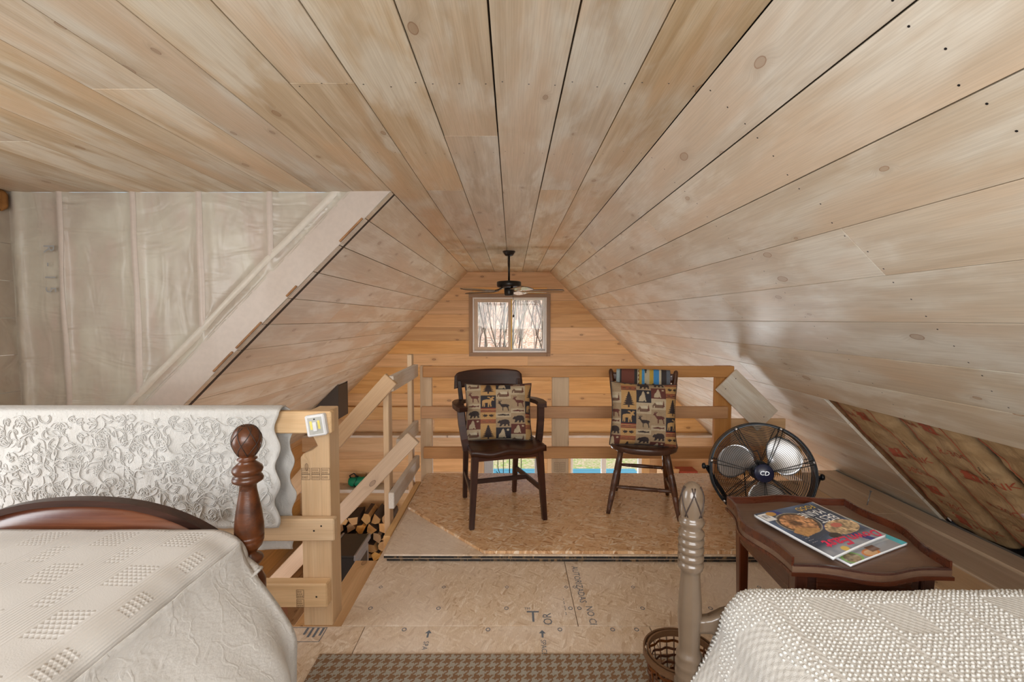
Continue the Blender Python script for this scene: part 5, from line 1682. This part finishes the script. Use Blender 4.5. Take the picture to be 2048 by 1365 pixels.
# ================================================================ magazines
def bil(TL, TR, BR, BL, u, v):
    a = lerp(TR, TL, u); b = lerp(BR, BL, u)
    return lerp(a, b, v)
def mag_colors(n, kind):
    U, V = np.meshgrid(np.linspace(0, 1, n + 1), np.linspace(0, 1, n + 1))
    C_ = np.zeros((n + 1, n + 1, 3))
    rs = np.random.RandomState(4 + kind)
    def vn(sc):           # smooth value noise
        g_ = rs.rand(sc + 2, sc + 2); x = U * sc; y = V * sc
        i = np.clip(x.astype(int), 0, sc); j = np.clip(y.astype(int), 0, sc); fx = x - i; fy = y - j
        fx = fx * fx * (3 - 2 * fx); fy = fy * fy * (3 - 2 * fy)
        return (g_[j, i] * (1 - fx) + g_[j, i + 1] * fx) * (1 - fy) + (g_[j + 1, i] * (1 - fx) + g_[j + 1, i + 1] * fx) * fy
    a, b, c = vn(5), vn(16), vn(40)
    if kind == 0:
        C_[:] = np.array((0.035, 0.06, 0.115))
        C_ = C_ * (0.5 + a[..., None]) + 0.22 * np.clip(a - 0.55, 0, 1)[..., None] * np.array((0.5, 0.75, 1.2))
        w = np.clip((V - 0.80) / 0.12, 0, 1) * (0.6 + 0.4 * b); C_ = C_ * (1 - w[..., None] * 0.8) + w[..., None] * 0.8 * np.array((0.42, 0.44, 0.50))
        C_[np.abs(U + 0.5 * V - 0.75) < 0.05] = (0.02, 0.035, 0.20)
        # pan of food on the left half
        d = np.hypot((U - 0.67) / 0.27, (V - 0.36) / 0.25)
        C_[d < 1.0] = (0.28, 0.26, 0.22); C_[d < 0.93] = (0.06, 0.04, 0.03)
        m_ = d < 0.82
        C_[m_] = ((1.05 * b * c + 0.10 * a)[..., None] * np.array((1.0, 0.50, 0.22)) + np.array((0.05, 0.02, 0.01)))[m_]
        m_ = inpoly(U, V, [(0.80, 0.42), (0.93, 0.50), (0.86, 0.63), (0.62, 0.60), (0.55, 0.55)])
        C_[m_] = ((0.5 + 0.3 * c)[..., None] * np.array((0.75, 0.40, 0.15)))[m_]
        # bun with pale filling on the right half
        d = np.hypot((U - 0.27 - 0.2 * (V - 0.6)) / 0.26, (V - 0.64) / 0.16)
        m_ = d < 1.0
        C_[m_] = ((0.18 + 1.0 * c * (0.4 + b))[..., None] * np.array((0.82, 0.58, 0.33)))[m_]
        m_ = np.hypot((U - 0.30) / 0.08, (V - 0.58) / 0.05) < 1
        C_[m_] = (0.55, 0.14, 0.10)
        C_[np.hypot((U - 0.55) / 0.08, (V - 0.74) / 0.06) < 1] = (0.03, 0.02, 0.018)
        # bar code box
        m_ = (U > 0.84) & (U < 0.99) & (V > 0.03) & (V < 0.20)
        C_[m_] = (0.75, 0.76, 0.78)
        C_[(U > 0.87) & (U < 0.96) & (V > 0.06) & (V < 0.14) & (((U * 110).astype(int)) % 2 == 0)] = (0.05, 0.05, 0.06)
        C_[np.hypot((U - 0.73) / 0.05, (V - 0.965) / 0.042) < 1] = (0.72, 0.50, 0.12)
        C_[np.hypot((U - 0.80) / 0.07, (V - 0.07) / 0.05) < 1] = (0.50, 0.27, 0.07)
        C_[(U < 0.025)] = (0.45, 0.40, 0.36)
    else:
        C_[:] = np.array((0.50, 0.51, 0.52))
        C_[V > 0.86] = (0.30, 0.31, 0.34)
        C_[U < 0.10] = (0.06, 0.45, 0.55)
        C_[(U >= 0.10) & (U < 0.14) & (V < 0.8)] = (0.36, 0.52, 0.10)
        d = np.hypot((U - 0.86) / 0.13, (V - 0.93) / 0.10)
        C_[d < 1] = (0.22, 0.42, 0.12); m_ = d < 0.78; C_[m_] = ((0.2 + 0.6 * c)[..., None] * np.array((0.55, 0.42, 0.25)))[m_]
        C_[np.hypot((U - 0.58) / 0.12, (V - 0.95) / 0.07) < 1] = (0.62, 0.20, 0.04)
        C_[np.hypot((U - 0.58) / 0.09, (V - 0.95) / 0.05) < 1] = (0.66, 0.40, 0.20)
        C_[(np.abs(U - 0.48) < 0.07) & (np.abs(V - 0.90) < 0.05)] = (0.16, 0.07, 0.035)
    return C_.reshape(-1, 3)
def magazine(label, TL, TR, BR, BL, z0, th, kind, curl):
    c = (Vector(TL) + Vector(TR) + Vector(BR) + Vector(BL)) / 4
    t = thing('magazine', label, 'magazine', (c.x, c.y, z0))
    def pos(u, v):
        p = bil(TL, TR, BR, BL, u, v) - c
        lift = curl * smoothstep(0.55, 1.0, v) * (0.5 + 0.5 * math.cos(PI * (u - 0.35))) + 0.0006 * nz(u * 4, v * 4)
        return Vector((p.x, p.y, th + lift))
    def body(u, v):
        p = pos(u, v); return p - Vector((0, 0, 0.0007))
    grid('pages', lambda u, v: body(1 - u, 1 - v), 24, 24, 'paper', t, thick=th - 0.0012)
    n = 140
    cols = mag_colors(n, kind).reshape(n + 1, n + 1, 3)[::-1, ::-1].reshape(-1, 3)
    grid('cover', lambda u, v: pos(1 - u, 1 - v), n, n, 'print_gloss', t, color=cols)
    return t, pos
V3 = lambda a, b: Vector((a, b, 0))
zt = TZ + 0.0008
magazine('white magazine with a teal spine edge lying under the blue cover magazine', V3(0.862, 1.492), V3(1.125, 1.590), V3(1.196, 1.345), V3(0.935, 1.225), zt, 0.0075, 1, 0.002)
t, mpos = magazine('blue cover food magazine with pink script title on the tray table', V3(0.826, 1.522), V3(1.096, 1.628), V3(1.150, 1.368), V3(0.897, 1.240), zt + 0.0098, 0.0095, 0, 0.006)
WM, HM = 0.285, 0.288
def mconf(p):
    u = min(max(p.x / WM, 0.0), 1.0); v = min(max(p.y / HM, 0.0), 1.0)
    return mpos(u, v) + Vector((0, 0, 0.0005))
def mt(nm, s, size, mat, u, v, sx=1.0, shear=0.0, rot=0.0, bold=0.0):
    text(nm, s, size, mat, t, Matrix.Translation((u * WM, v * HM, 0)) @ Matrix.Rotation(rot, 4, 'Z'), mconf, sx=sx, shear=shear, bold=bold)
mt('title_lettering', 'Down', 0.056, 'pink_script', 0.24, 0.90, 0.92, 0.25, R(-8), 0.0012)
mt('title_lettering', 'East', 0.066, 'pink_script', 0.66, 0.85, 0.95, 0.25, R(-8), 0.0016)
mt('cover_lettering', 'BEST', 0.060, 'white_ink', 0.25, 0.41, 0.72)
mt('cover_lettering', 'MAINE', 0.052, 'white_ink', 0.31, 0.245, 0.72)
mt('cover_lettering', 'FOOD', 0.040, 'yellow_ink', 0.26, 0.10, 0.75)
for k in range(4):
    mt('cover_lettering', ('- -- --', '-- - --', '--- --', '-- -')[k], 0.012, 'white_ink' if k < 3 else 'yellow_ink', 0.90, 0.74 - 0.045 * k, 0.9)

# ================================================================ floor fan
FC = Vector((1.455, 2.62, 0.405))
t = thing('floor_fan', 'black and chrome high velocity floor fan behind the tray table', 'fan', (FC.x, FC.y, PZ + 0.0005))
hd = Matrix.Translation((0, 0, FC.z - PZ)) @ Matrix.Rotation(R(-19), 4, 'Z') @ Matrix.Rotation(R(-11), 4, 'X')
# head frame: local -Y looks at the room
RF = 0.272
def ring_pts(r_, y_, n=56): return [(r_ * math.cos(2 * PI * k / n), y_, r_ * math.sin(2 * PI * k / n)) for k in range(n)]
def cage(nm, sgn):
    vs, fs = [], []
    for k in range(23):
        r_ = 0.058 + (RF - 0.006 - 0.058) * k / 22
        y_ = sgn * (0.095 - 0.060 * (r_ / RF) ** 4)
        tube_data(ring_pts(r_, y_), 0.0012, 4, closed=True, vs=vs, fs=fs)
    return from_py(nm, vs, fs, 'black', t, hd, smooth=True)
cage('front_grille', -1)
cage('rear_grille', 1)
for sgn, nm in ((-1, 'front_spoke'), (1, 'rear_spoke')):
    for k in range(7):
        for da in (-0.045, 0.045):
            a = 2 * PI * k / 7 + 0.3 + da
            pts = [(r_ * math.cos(a), sgn * (0.0965 - 0.060 * (r_ / RF) ** 4), r_ * math.sin(a)) for r_ in (0.05, 0.12, 0.19, 0.24, RF)]
            tube(nm, pts, 0.0024, 'black', t, 5, mw=hd)
        if sgn < 0:
            a = 2 * PI * k / 7 + 0.3
            tube('rim_clip', [((RF - 0.002) * math.cos(a), -0.046, (RF - 0.002) * math.sin(a)), ((RF + 0.002) * math.cos(a), -0.050, (RF + 0.002) * math.sin(a))], 0.008, 'silver', t, 8, mw=hd)
tube('rim', ring_pts(RF, 0.0, 72), 0.01, 'black', t, closed=True, mw=hd, flat=(0.012, 0.078))
tube('rim_wire', ring_pts(RF + 0.004, -0.040, 72), 0.0045, 'black', t, 6, closed=True, mw=hd)
tube('rim_wire', ring_pts(RF + 0.004, 0.040, 72), 0.0045, 'black', t, 6, closed=True, mw=hd)
lathe('hub_badge', [(0.004, -0.006), (0.046, -0.004), (0.052, 0.002), (0.052, 0.012), (0.01, 0.014)], 28, 'navy', t, hd @ Matrix.Translation((0, -0.098, 0)) @ Matrix.Rotation(R(-90), 4, 'X'))
text('badge_lettering', 'CD', 0.034, 'silver', t, hd @ axes((1, 0, 0), (0, 0, 1), (0, -1, 0), (0, -0.1050, 0.0)), shear=0.2, ext=0.0004)
lathe('motor', [(0.01, -0.08), (0.052, -0.075), (0.058, -0.05), (0.058, 0.03), (0.05, 0.045), (0.01, 0.05)], 24, 'black', t, hd @ Matrix.Translation((0, 0.04, 0)) @ Matrix.Rotation(R(-90), 4, 'X'))
for k in range(3):
    a0 = 2 * PI * k / 3 + 0.55
    def blade(u, v, a0=a0):
        r_ = 0.045 + 0.195 * v
        w_ = 0.36 + 0.42 * math.sin(PI * min(1, v * 0.9 + 0.08)) ** 0.8
        a = a0 + (u - 0.5) * 2 * w_ * (0.9 if v > 0.2 else 0.7) + 0.25 * v
        rr = r_ * (1 - 0.06 * (2 * u - 1) ** 2 * v)
        return (rr * math.cos(a), -0.028 + 0.055 * (u - 0.5), rr * math.sin(a))
    grid('blade', blade, 14, 12, 'silver', t, mw=hd, thick=0.0015)
# stand: U bracket with clamp knobs on a round tube base
def W(p): return hd @ Vector(p)
for s_ in (-1, 1):
    pv = W((s_ * (RF + 0.022), 0.0, 0.0))
    tube('pivot_bolt', [W((s_ * RF, 0, 0)), W((s_ * (RF + 0.040), 0, 0))], 0.006, 'black', t, 8)
    lathe('clamp_knob', [(0.006, 0.0), (0.017, 0.003), (0.019, 0.010), (0.014, 0.020), (0.004, 0.022)], 10, 'black', t, hd @ Matrix.Translation((s_ * (RF + 0.026), 0, 0)) @ Matrix.Rotation(R(90) * s_, 4, 'Y'))
    ft = W((0.24 if s_ > 0 else -0.08, 0.0, -0.30)); ft = Vector((ft.x + 0.04, ft.y + 0.14, 0.010))
    tube('bracket_arm', [pv, lerp(pv, ft, 0.5) + Vector((0, 0, -0.01)), ft], 0.010, 'black', t, flat=(0.022, 0.008))
    f0 = ft + Vector((-0.05, -0.14, 0)); f1 = ft + Vector((0.04, 0.12, 0))
    tube('foot_bar', [f0, ft, f1], 0.0095, 'black', t, 8)
fa = W((-0.08, 0, -0.3)); fb = W((0.24, 0, -0.3))
tube('cross_bar', [(fa.x + 0.04, fa.y + 0.14, 0.010), (fb.x + 0.04, fb.y + 0.14, 0.010)], 0.0095, 'black', t, 8)
tube('cable', [W((0.02, 0.09, 0.05)), W((0.0, 0.11, 0.11)), W((-0.05, 0.12, 0.09)), W((-0.07, 0.12, -0.02)), W((-0.06, 0.12, -0.2))], 0.0035, 'black', t, 6)

# ================================================================ wicker basket
t = thing('wicker_basket', 'brown open weave splint basket behind the taupe bed post', 'basket', (0.533, 1.385, 0.012))
def bas(a, z, dr=0.0):
    f_ = z / 0.235
    rx, ry = 0.078 + 0.030 * f_ + dr, 0.074 + 0.028 * f_ + dr
    return (rx * math.cos(a), ry * math.sin(a), z)
ns = 26
for k in range(ns):
    a = 2 * PI * k / ns
    tube('stake', [bas(a, z, 0.0) for z in (0.004, 0.06, 0.12, 0.18, 0.228)], 0.003, 'wicker', t, flat=(0.0016, 0.009))
for j in range(9):
    z = 0.02 + 0.0225 * j
    pts = []
    for k in range(ns * 4):
        a = 2 * PI * k / (ns * 4)
        pts.append(bas(a, z + 0.002 * math.sin(a * 3 + j), 0.0032 * math.cos(PI * k / 4 + (PI if j % 2 else 0))))
    tube('weaver', pts, 0.003, 'wicker', t, closed=True, flat=(0.0085, 0.0014))
for dr, mat in ((0.006, 'wicker_rim'), (-0.006, 'wicker_rim')):
    tube('rim_hoop', [bas(2 * PI * k / 60, 0.229, dr) for k in range(60)], 0.004, mat, t, closed=True, flat=(0.020, 0.005))
lathe('base', [(0.001, 0.0), (0.075, 0.0), (0.078, 0.004), (0.001, 0.005)], 26, 'wicker', t)

# ================================================================ ceiling fan
t = thing('ceiling_fan', 'dark bronze five blade ceiling fan on a short rod', 'fan', (-0.036, 5.46, ZC))
lathe('canopy', [(0.074, 0.0), (0.076, -0.010), (0.066, -0.018), (0.062, -0.030), (0.045, -0.052), (0.020, -0.060)], 28, 'bronze', t)
tube('down_rod', [(0, 0, -0.05), (0, 0, -0.36)], 0.012, 'bronze', t, 12)
lathe('motor', [(0.02, -0.345), (0.04, -0.352), (0.135, -0.358), (0.146, -0.366), (0.146, -0.410), (0.135, -0.425), (0.09, -0.440), (0.05, -0.445)], 36, 'bronze', t)
lathe('switch_housing', [(0.05, -0.440), (0.058, -0.452), (0.056, -0.505), (0.05, -0.525), (0.01, -0.528)], 24, 'bronze', t)
for k in range(5):
    a = R(1.0) + 2 * PI * k / 5
    ca, sa = math.cos(a), math.sin(a)
    mwb = Matrix.Rotation(a, 4, 'Z')
    tube('blade_bracket', [(0.10, 0, -0.436), (0.15, 0, -0.455), (0.20, 0, -0.468)], 0.01, 'bronze', t, flat=(0.006, 0.03), mw=mwb)
    def bl(u, v):
        x_ = 0.19 + 0.475 * u
        w_ = 0.055 + 0.014 * smoothstep(0, 0.6, u)
        w_ *= math.sqrt(max(0.0, 1 - max(0.0, (u - 0.90) / 0.10) ** 2)) * 0.92 + 0.08
        y_ = (2 * v - 1) * w_
        return (x_, y_, -0.468 + y_ * math.tan(R(-12)))
    grid('blade', bl, 20, 6, 'blade', t, mw=mwb, thick=0.006)
tube('pull_chain', [(0.046, -0.03, -0.52), (0.054, -0.03, -0.60), (0.054, -0.03, -0.755)], 0.0025, 'bronze', t, 5)
lathe('pull_knob', [(0.002, -0.785), (0.011, -0.775), (0.011, -0.762), (0.002, -0.752)], 10, 'bronze', t, Matrix.Translation((0.054, -0.03, 0)))

# ================================================================ things in the room below
t = thing('chimney_box', 'dark steel chimney support box hanging from the left roof slope', 'chimney', (-2.7, 6.7, -0.15))
def cb(lo, hi, nm): box(nm, (lo[0] + 2.7, lo[1] - 6.7, lo[2] + 0.15), (hi[0] + 2.7, hi[1] - 6.7, hi[2] + 0.15), 'steel_box', t, 0.004)
def slab(nm, y0, y1):
    poly_ = [(-2.90, -0.15), (-2.50, -0.15), (-2.50, KL - 2.50 - 0.004), (-2.90, KL - 2.90 - 0.004)]
    prism(nm, [(p[0] + 2.7, p[1] + 0.15) for p in poly_], y1 - y0, 'steel_box', t, axes((1, 0, 0), (0, 0, 1), (0, -1, 0), (0, y0 - 6.7, 0)))
slab('side_plate', 6.50, 6.52)
slab('side_plate', 6.86, 6.88)
cb((-2.52, 6.52, -0.15), (-2.50, 6.86, KL - 2.52 - 0.01), 'face_plate')
tube('flue_pipe', [(0.0, 0.0, -0.6), (0.0, 0.0, 0.25)], 0.075, 'stove', t, 20)
t = thing('wood_stove', 'black iron wood stove with grey trim on the floor below', 'stove', (-2.47, 6.43, ZLOW + 0.001))
box('body', (-0.27, -0.29, 0.13), (0.27, 0.29, 0.70), 'stove', t, 0.02, longest=False)
box('top_plate', (-0.30, -0.33, 0.70), (0.30, 0.33, 0.735), 'stove', t, 0.008, longest=False)
box('front_trim', (0.29, -0.33, 0.66), (0.325, 0.33, 0.74), 'stove_grey', t, 0.008)
box('front_trim', (-0.10, -0.33, 0.736), (-0.07, 0.33, 0.75), 'stove_grey', t, 0.004)
box('door', (0.27, -0.25, 0.2), (0.315, 0.25, 0.64), 'stove_grey', t, 0.01)
box('door_glass', (0.310, -0.17, 0.28), (0.319, 0.17, 0.56), 'stove', t, 0.002)
tube('door_handle', [(0.33, -0.22, 0.36), (0.345, -0.22, 0.42), (0.33, -0.22, 0.5)], 0.01, 'stove_grey', t, 8)
for sx_ in (-1, 1):
    for sy_ in (-1, 1):
        taper('leg', (sx_ * 0.22, sy_ * 0.25, 0.0), (sx_ * 0.22, sy_ * 0.25, 0.13), (0.05, 0.05), (0.07, 0.07), 'stove', t)
# firewood: every log its own thing
lr = random.Random(21)
log_meshes = []
for k in range(7):
    bm = bmesh.new()
    kind = k % 3
    if kind == 0: prof_ = [(0, -0.045), (0.07, 0.0), (0.045, 0.045), (0, 0.062), (-0.045, 0.045), (-0.07, 0.0)]
    elif kind == 1: prof_ = [(-0.06, -0.04), (0.06, -0.04), (0.055, 0.01), (0.02, 0.055), (-0.035, 0.05)]
    else: prof_ = [(0.065 * math.cos(2 * PI * q / 9), 0.06 * math.sin(2 * PI * q / 9)) for q in range(9)]
    prof_ = [(x_ * lr.uniform(0.85, 1.1), z_ * lr.uniform(0.85, 1.1)) for x_, z_ in prof_]
    rings = []
    for yy, sc_ in ((0.0, 0.97), (0.01, 1.0), (0.40, 1.02)):
        rings.append([bm.verts.new((x_ * sc_, yy, z_ * sc_)) for x_, z_ in prof_])
    f = bm.faces.new(rings[0]); f.material_index = 1
    f = bm.faces.new(rings[2][::-1]); f.material_index = 1
    n_ = len(prof_)
    for a_, b_ in ((0, 1), (1, 2)):
        for q in range(n_):
            f = bm.faces.new((rings[a_][q], rings[a_][(q + 1) % n_], rings[b_][(q + 1) % n_], rings[b_][q]))
            f.material_index = 0 if kind == 2 or q % 2 == 0 else 1
    bmesh.ops.recalc_face_normals(bm, faces=bm.faces)
    me = bpy.data.meshes.new('log'); bm.to_mesh(me); bm.free()
    me.materials.append(M['bark']); me.materials.append(M['log_end'])
    log_meshes.append(me)
row = 0
z = ZLOW + 0.085
while z < -1.80:
    x = -3.25 + (0.065 if row % 2 else 0)
    while x < -1.72 - 0.03 * row:
        o = bpy.data.objects.new('firewood_log', lr.choice(log_meshes)); COL.objects.link(o)
        o.location = (x, 7.04 + lr.uniform(-0.03, 0.03), z + lr.uniform(-0.008, 0.008))
        o.rotation_euler = (0, lr.uniform(0, 2 * PI), lr.uniform(-0.04, 0.04))
        s_ = lr.uniform(1.22, 1.5); o.scale = (s_, 1, s_)
        tag(o, 'split firewood log in the stack beyond the wood stove', 'firewood', 'firewood stacked beyond the stove')
        x += 0.172
    z += 0.148; row += 1
t = thing('duffel_bag', 'green and black duffel bag on the lower ledge seen through the railing', 'bag', (-2.55, 7.72, -1.599))
grid('body', lambda u, v: (0.28 * (2 * v - 1), 0.075 * math.cos(2 * PI * u) * (1 - (2 * v - 1) ** 6) ** 0.4, 0.088 + 0.085 * math.sin(2 * PI * u) * (1 - (2 * v - 1) ** 6) ** 0.4 * (1 + 0.2 * nz(v * 8, u * 5))), 20, 30, 'green', t)
for xx in (-0.13, 0.05):
    tube('strap', [(xx + 0.02 * math.sin(k), 0.080 * math.cos(2 * PI * k / 20), 0.090 + 0.092 * math.sin(2 * PI * k / 20)) for k in range(20)], 0.01, 'black', t, closed=True, flat=(0.004, 0.03))
tube('handle', [(-0.22, 0, 0.12), (-0.24, -0.02, 0.20), (-0.17, -0.02, 0.24), (-0.10, -0.01, 0.17)], 0.012, 'black', t, 8)
t = thing('hutch', 'red brown wooden cupboard on the lower floor below the guard rail', 'cabinet', (-3.05, 4.6, ZLOW + 0.001))
box('carcass', (-0.42, -0.55, 0.05), (0.42, 0.55, 0.80), 'lower_wood', t, 0.006, longest=False)
for k in range(4):
    box('top_board', (-0.46 + 0.23 * k, -0.60, 0.80), (-0.235 + 0.23 * k, 0.60, 0.83), 'lower_wood', t, 0.004)
for sy_ in (-0.28, 0.28):
    d_ = box('door', (0.421, sy_ - 0.25, 0.12), (0.445, sy_ + 0.25, 0.76), 'lower_wood', t, 0.006)
box('plinth', (-0.40, -0.53, 0.0), (0.40, 0.53, 0.05), 'stove', t, 0.002)
t = thing('grey_panel', 'pale grey metal panel leaning on the lower floor below the rail', 'panel', (-2.05, 3.55, ZLOW + 0.001))
box('sheet', (-0.25, -0.30, 0.0), (-0.22, 0.30, 0.9), 'grey_panel', t, 0.004)
box('edge_frame', (-0.265, -0.32, 0.0), (-0.205, -0.30, 0.92), 'stove', t, 0.003)
t = thing('timber_stand', 'reddish wooden stand on the lower floor under the lowest rail', 'stand', (-2.45, 3.45, ZLOW + 0.001))
for sx_ in (-1, 1):
    for sy_ in (-1, 1):
        taper('leg', (sx_ * 0.12, sy_ * 0.2, 0.0), (sx_ * 0.12, sy_ * 0.2, 1.0), (0.06, 0.06), (0.06, 0.06), 'lower_wood', t)
box('top', (-0.17, -0.26, 1.0), (0.17, 0.26, 1.03), 'lower_wood', t, 0.004)
t = thing('candelabra', 'black wrought iron candelabra silhouetted against the lower door glass', 'candle holder', (-0.04, 7.3, ZLOW + 0.001))
tube('stem', [(0, 0, 0.02), (0, 0, 1.72)], 0.008, 'black', t, 8)
lathe('base', [(0.16, 0.0), (0.16, 0.012), (0.03, 0.03), (0.01, 0.05)], 20, 'black', t)
for s_ in (-1, 1):
    for r_ in (0.10, 0.19):
        tube('arm', [(s_ * r_ * math.sin(PI / 2 * q / 8), 0, 1.42 + 0.02 * (r_ > 0.15) + r_ * 1.1 * (1 - math.cos(PI / 2 * q / 8)) - 0.05) for q in range(9)] + [(s_ * r_, 0, 1.74)], 0.006, 'black', t, 6)
    tube('branch', [(0, 0, 1.34), (s_ * 0.12, 0, 1.42), (s_ * 0.22, 0, 1.51)], 0.005, 'black', t, 6)
t = thing('storage_shelf', 'pine storage shelf against the gable wall under the boxes', 'shelf', (2.85, 7.45, ZLOW + 0.001))
box('top', (-0.42, -0.25, 1.14), (0.60, 0.25, 1.17), 'lumber', t, 0.004)
for sx_ in (-0.39, 0.57):
    for sy_ in (-0.22, 0.22):
        taper('leg', (sx_, sy_, 0), (sx_, sy_, 1.14), (0.05, 0.05), (0.05, 0.05), 'lumber', t)
t = thing('cardboard_box', 'brown cardboard box on the shelf behind the side chair legs', 'box', (2.57, 7.4, ZLOW + 1.1725))
box('body', (-0.13, -0.15, 0.0), (0.13, 0.15, 0.36), 'card', t, 0.003, longest=False)
box('flap', (-0.13, -0.17, 0.355), (0.13, -0.15, 0.40), 'card', t, 0.002)
t = thing('game_box', 'red box with cream stripe on the shelf beside the cardboard box', 'box', (2.90, 7.45, ZLOW + 1.1725))
box('body', (-0.16, -0.12, 0.0), (0.14, 0.12, 0.33), 'red_paint', t, 0.004, longest=False)
box('stripe', (-0.161, -0.1215, 0.2), (0.141, -0.1195, 0.225), 'plaster', t, 0)
t = thing('blue_tarp', 'bright blue folded tarp in front of the red box below', 'tarp', (2.93, 7.27, ZLOW + 1.1725))
grid('cloth', lambda u, v: (0.18 * math.cos(2 * PI * u) * math.sin(PI * v) * (1 + 0.2 * nz(u * 6, v * 4)), 0.055 * math.sin(2 * PI * u) * math.sin(PI * v), 0.10 - 0.098 * math.cos(PI * v) * (1 if v < 0.5 else 0.6 + 0.6 * u * (1 - u))), 24, 14, 'blue_paint', t)
t = thing('log_post', 'peeled log post standing in front of the gable wall at right', 'post', (3.30, 7.25, ZLOW))
lathe('shaft', [(0.075, 0.0), (0.072, 0.8), (0.068, 1.9)], 16, 'lumber_pale', t)

# ================================================================ outdoors
lawn = grid('lawn', lambda u, v: (-30 + 60 * u, 8.6 + 26 * v, -3.15 + 0.15 * nz(u * 14, v * 8)), 40, 24, 'lawn')
tag(lawn, 'leaf strewn spring lawn outside the lower windows', 'lawn', kind='stuff')
def hill_z(x, y): return -3.1 + 10.5 * smoothstep(24, 80, y) + 0.4 * nz(x * 0.1, y * 0.1)
hill = grid('hillside', lambda u, v: (-45 + 90 * u, 30 + 60 * v, hill_z(-45 + 90 * u, 30 + 60 * v)), 50, 40, 'hill')
tag(hill, 'brown leaf covered hillside beyond the gable window', 'hillside', kind='stuff')
def tree_mesh(seed, H, mat):
    r_ = random.Random(seed)
    vs, fs = [], []
    def limb(p, d, L, rad, depth):
        pts = [p]; q = p
        n_ = 5
        for k in range(n_):
            d = (d + Vector((r_.uniform(-.16, .16), r_.uniform(-.16, .16), r_.uniform(-.04, .10)))).normalized()
            q = q + d * L / n_
            pts.append(q)
        tube_data(pts, [rad * (1 - 0.75 * k / n_) for k in range(n_ + 1)], 4 if depth else 6, vs=vs, fs=fs)
        if depth < 3:
            m_ = (9, 5, 3)[depth]
            for k in range(m_):
                f_ = r_.uniform(0.30 if depth == 0 else 0.2, 1.0)
                i = min(n_ - 1, int(f_ * n_)); b = pts[i].lerp(pts[i + 1], f_ * n_ - i)
                an = r_.uniform(0, 2 * PI); up = r_.uniform(0.5, 1.1)
                nd = (d * 0.55 + Vector((math.cos(an), math.sin(an), up)) * 0.6).normalized()
                limb(b, nd, L * r_.uniform(0.28, 0.48), rad * 0.38 * (1.1 - 0.6 * f_), depth + 1)
    limb(Vector((0, 0, 0)), Vector((0, 0, 1)), H, H * 0.0075, 0)
    me = bpy.data.meshes.new('bare_tree'); me.from_pydata([tuple(v) for v in vs], [], fs)
    me.materials.append(M[mat]); me.update()
    return me
tms = [tree_mesh(100 + k, 9.0, 'tree' if k % 2 else 'tree_pale') for k in range(6)]
tr = random.Random(17)
for k in range(110):
    y = 22 + 44 * (k / 110) ** 0.8
    x = tr.uniform(-0.105, 0.105) * y
    o = bpy.data.objects.new('bare_tree', tms[k % 6]); COL.objects.link(o)
    o.location = (x, y, (hill_z(x, y) if y > 31 else -3.15) - 0.1)
    o.rotation_euler = (0, 0, tr.uniform(0, 6.28)); s_ = tr.uniform(0.7, 1.15); o.scale = (s_, s_, s_)
    tag(o, 'bare leafless tree in the woods beyond the gable window', 'tree', 'bare trees outside')
for nm_, lab_, lo_, hi_ in (('porch_bench', 'turquoise painted bench outside the lower right window', (1.15, 9.1, -3.1), (2.6, 9.5, -1.97)), ('porch_bench', 'turquoise painted bench outside the lower door', (-0.9, 9.1, -3.1), (0.7, 9.5, -1.97))):
    cx_, cy_ = (lo_[0] + hi_[0]) / 2, (lo_[1] + hi_[1]) / 2
    t = thing(nm_, lab_, 'bench', (cx_, cy_, -3.05))
    w_ = (hi_[0] - lo_[0]) / 2
    for k in range(3):
        box('seat_slat', (-w_, -0.20 + 0.14 * k, 1.13), (w_, -0.07 + 0.14 * k, 1.17), 'turq', t, 0.004)
    for sx_ in (-w_ + 0.1, w_ - 0.1):
        for sy_ in (-0.15, 0.15):
            taper('leg', (sx_, sy_, 0.0), (sx_, sy_, 1.13), (0.07, 0.07), (0.07, 0.07), 'turq', t)
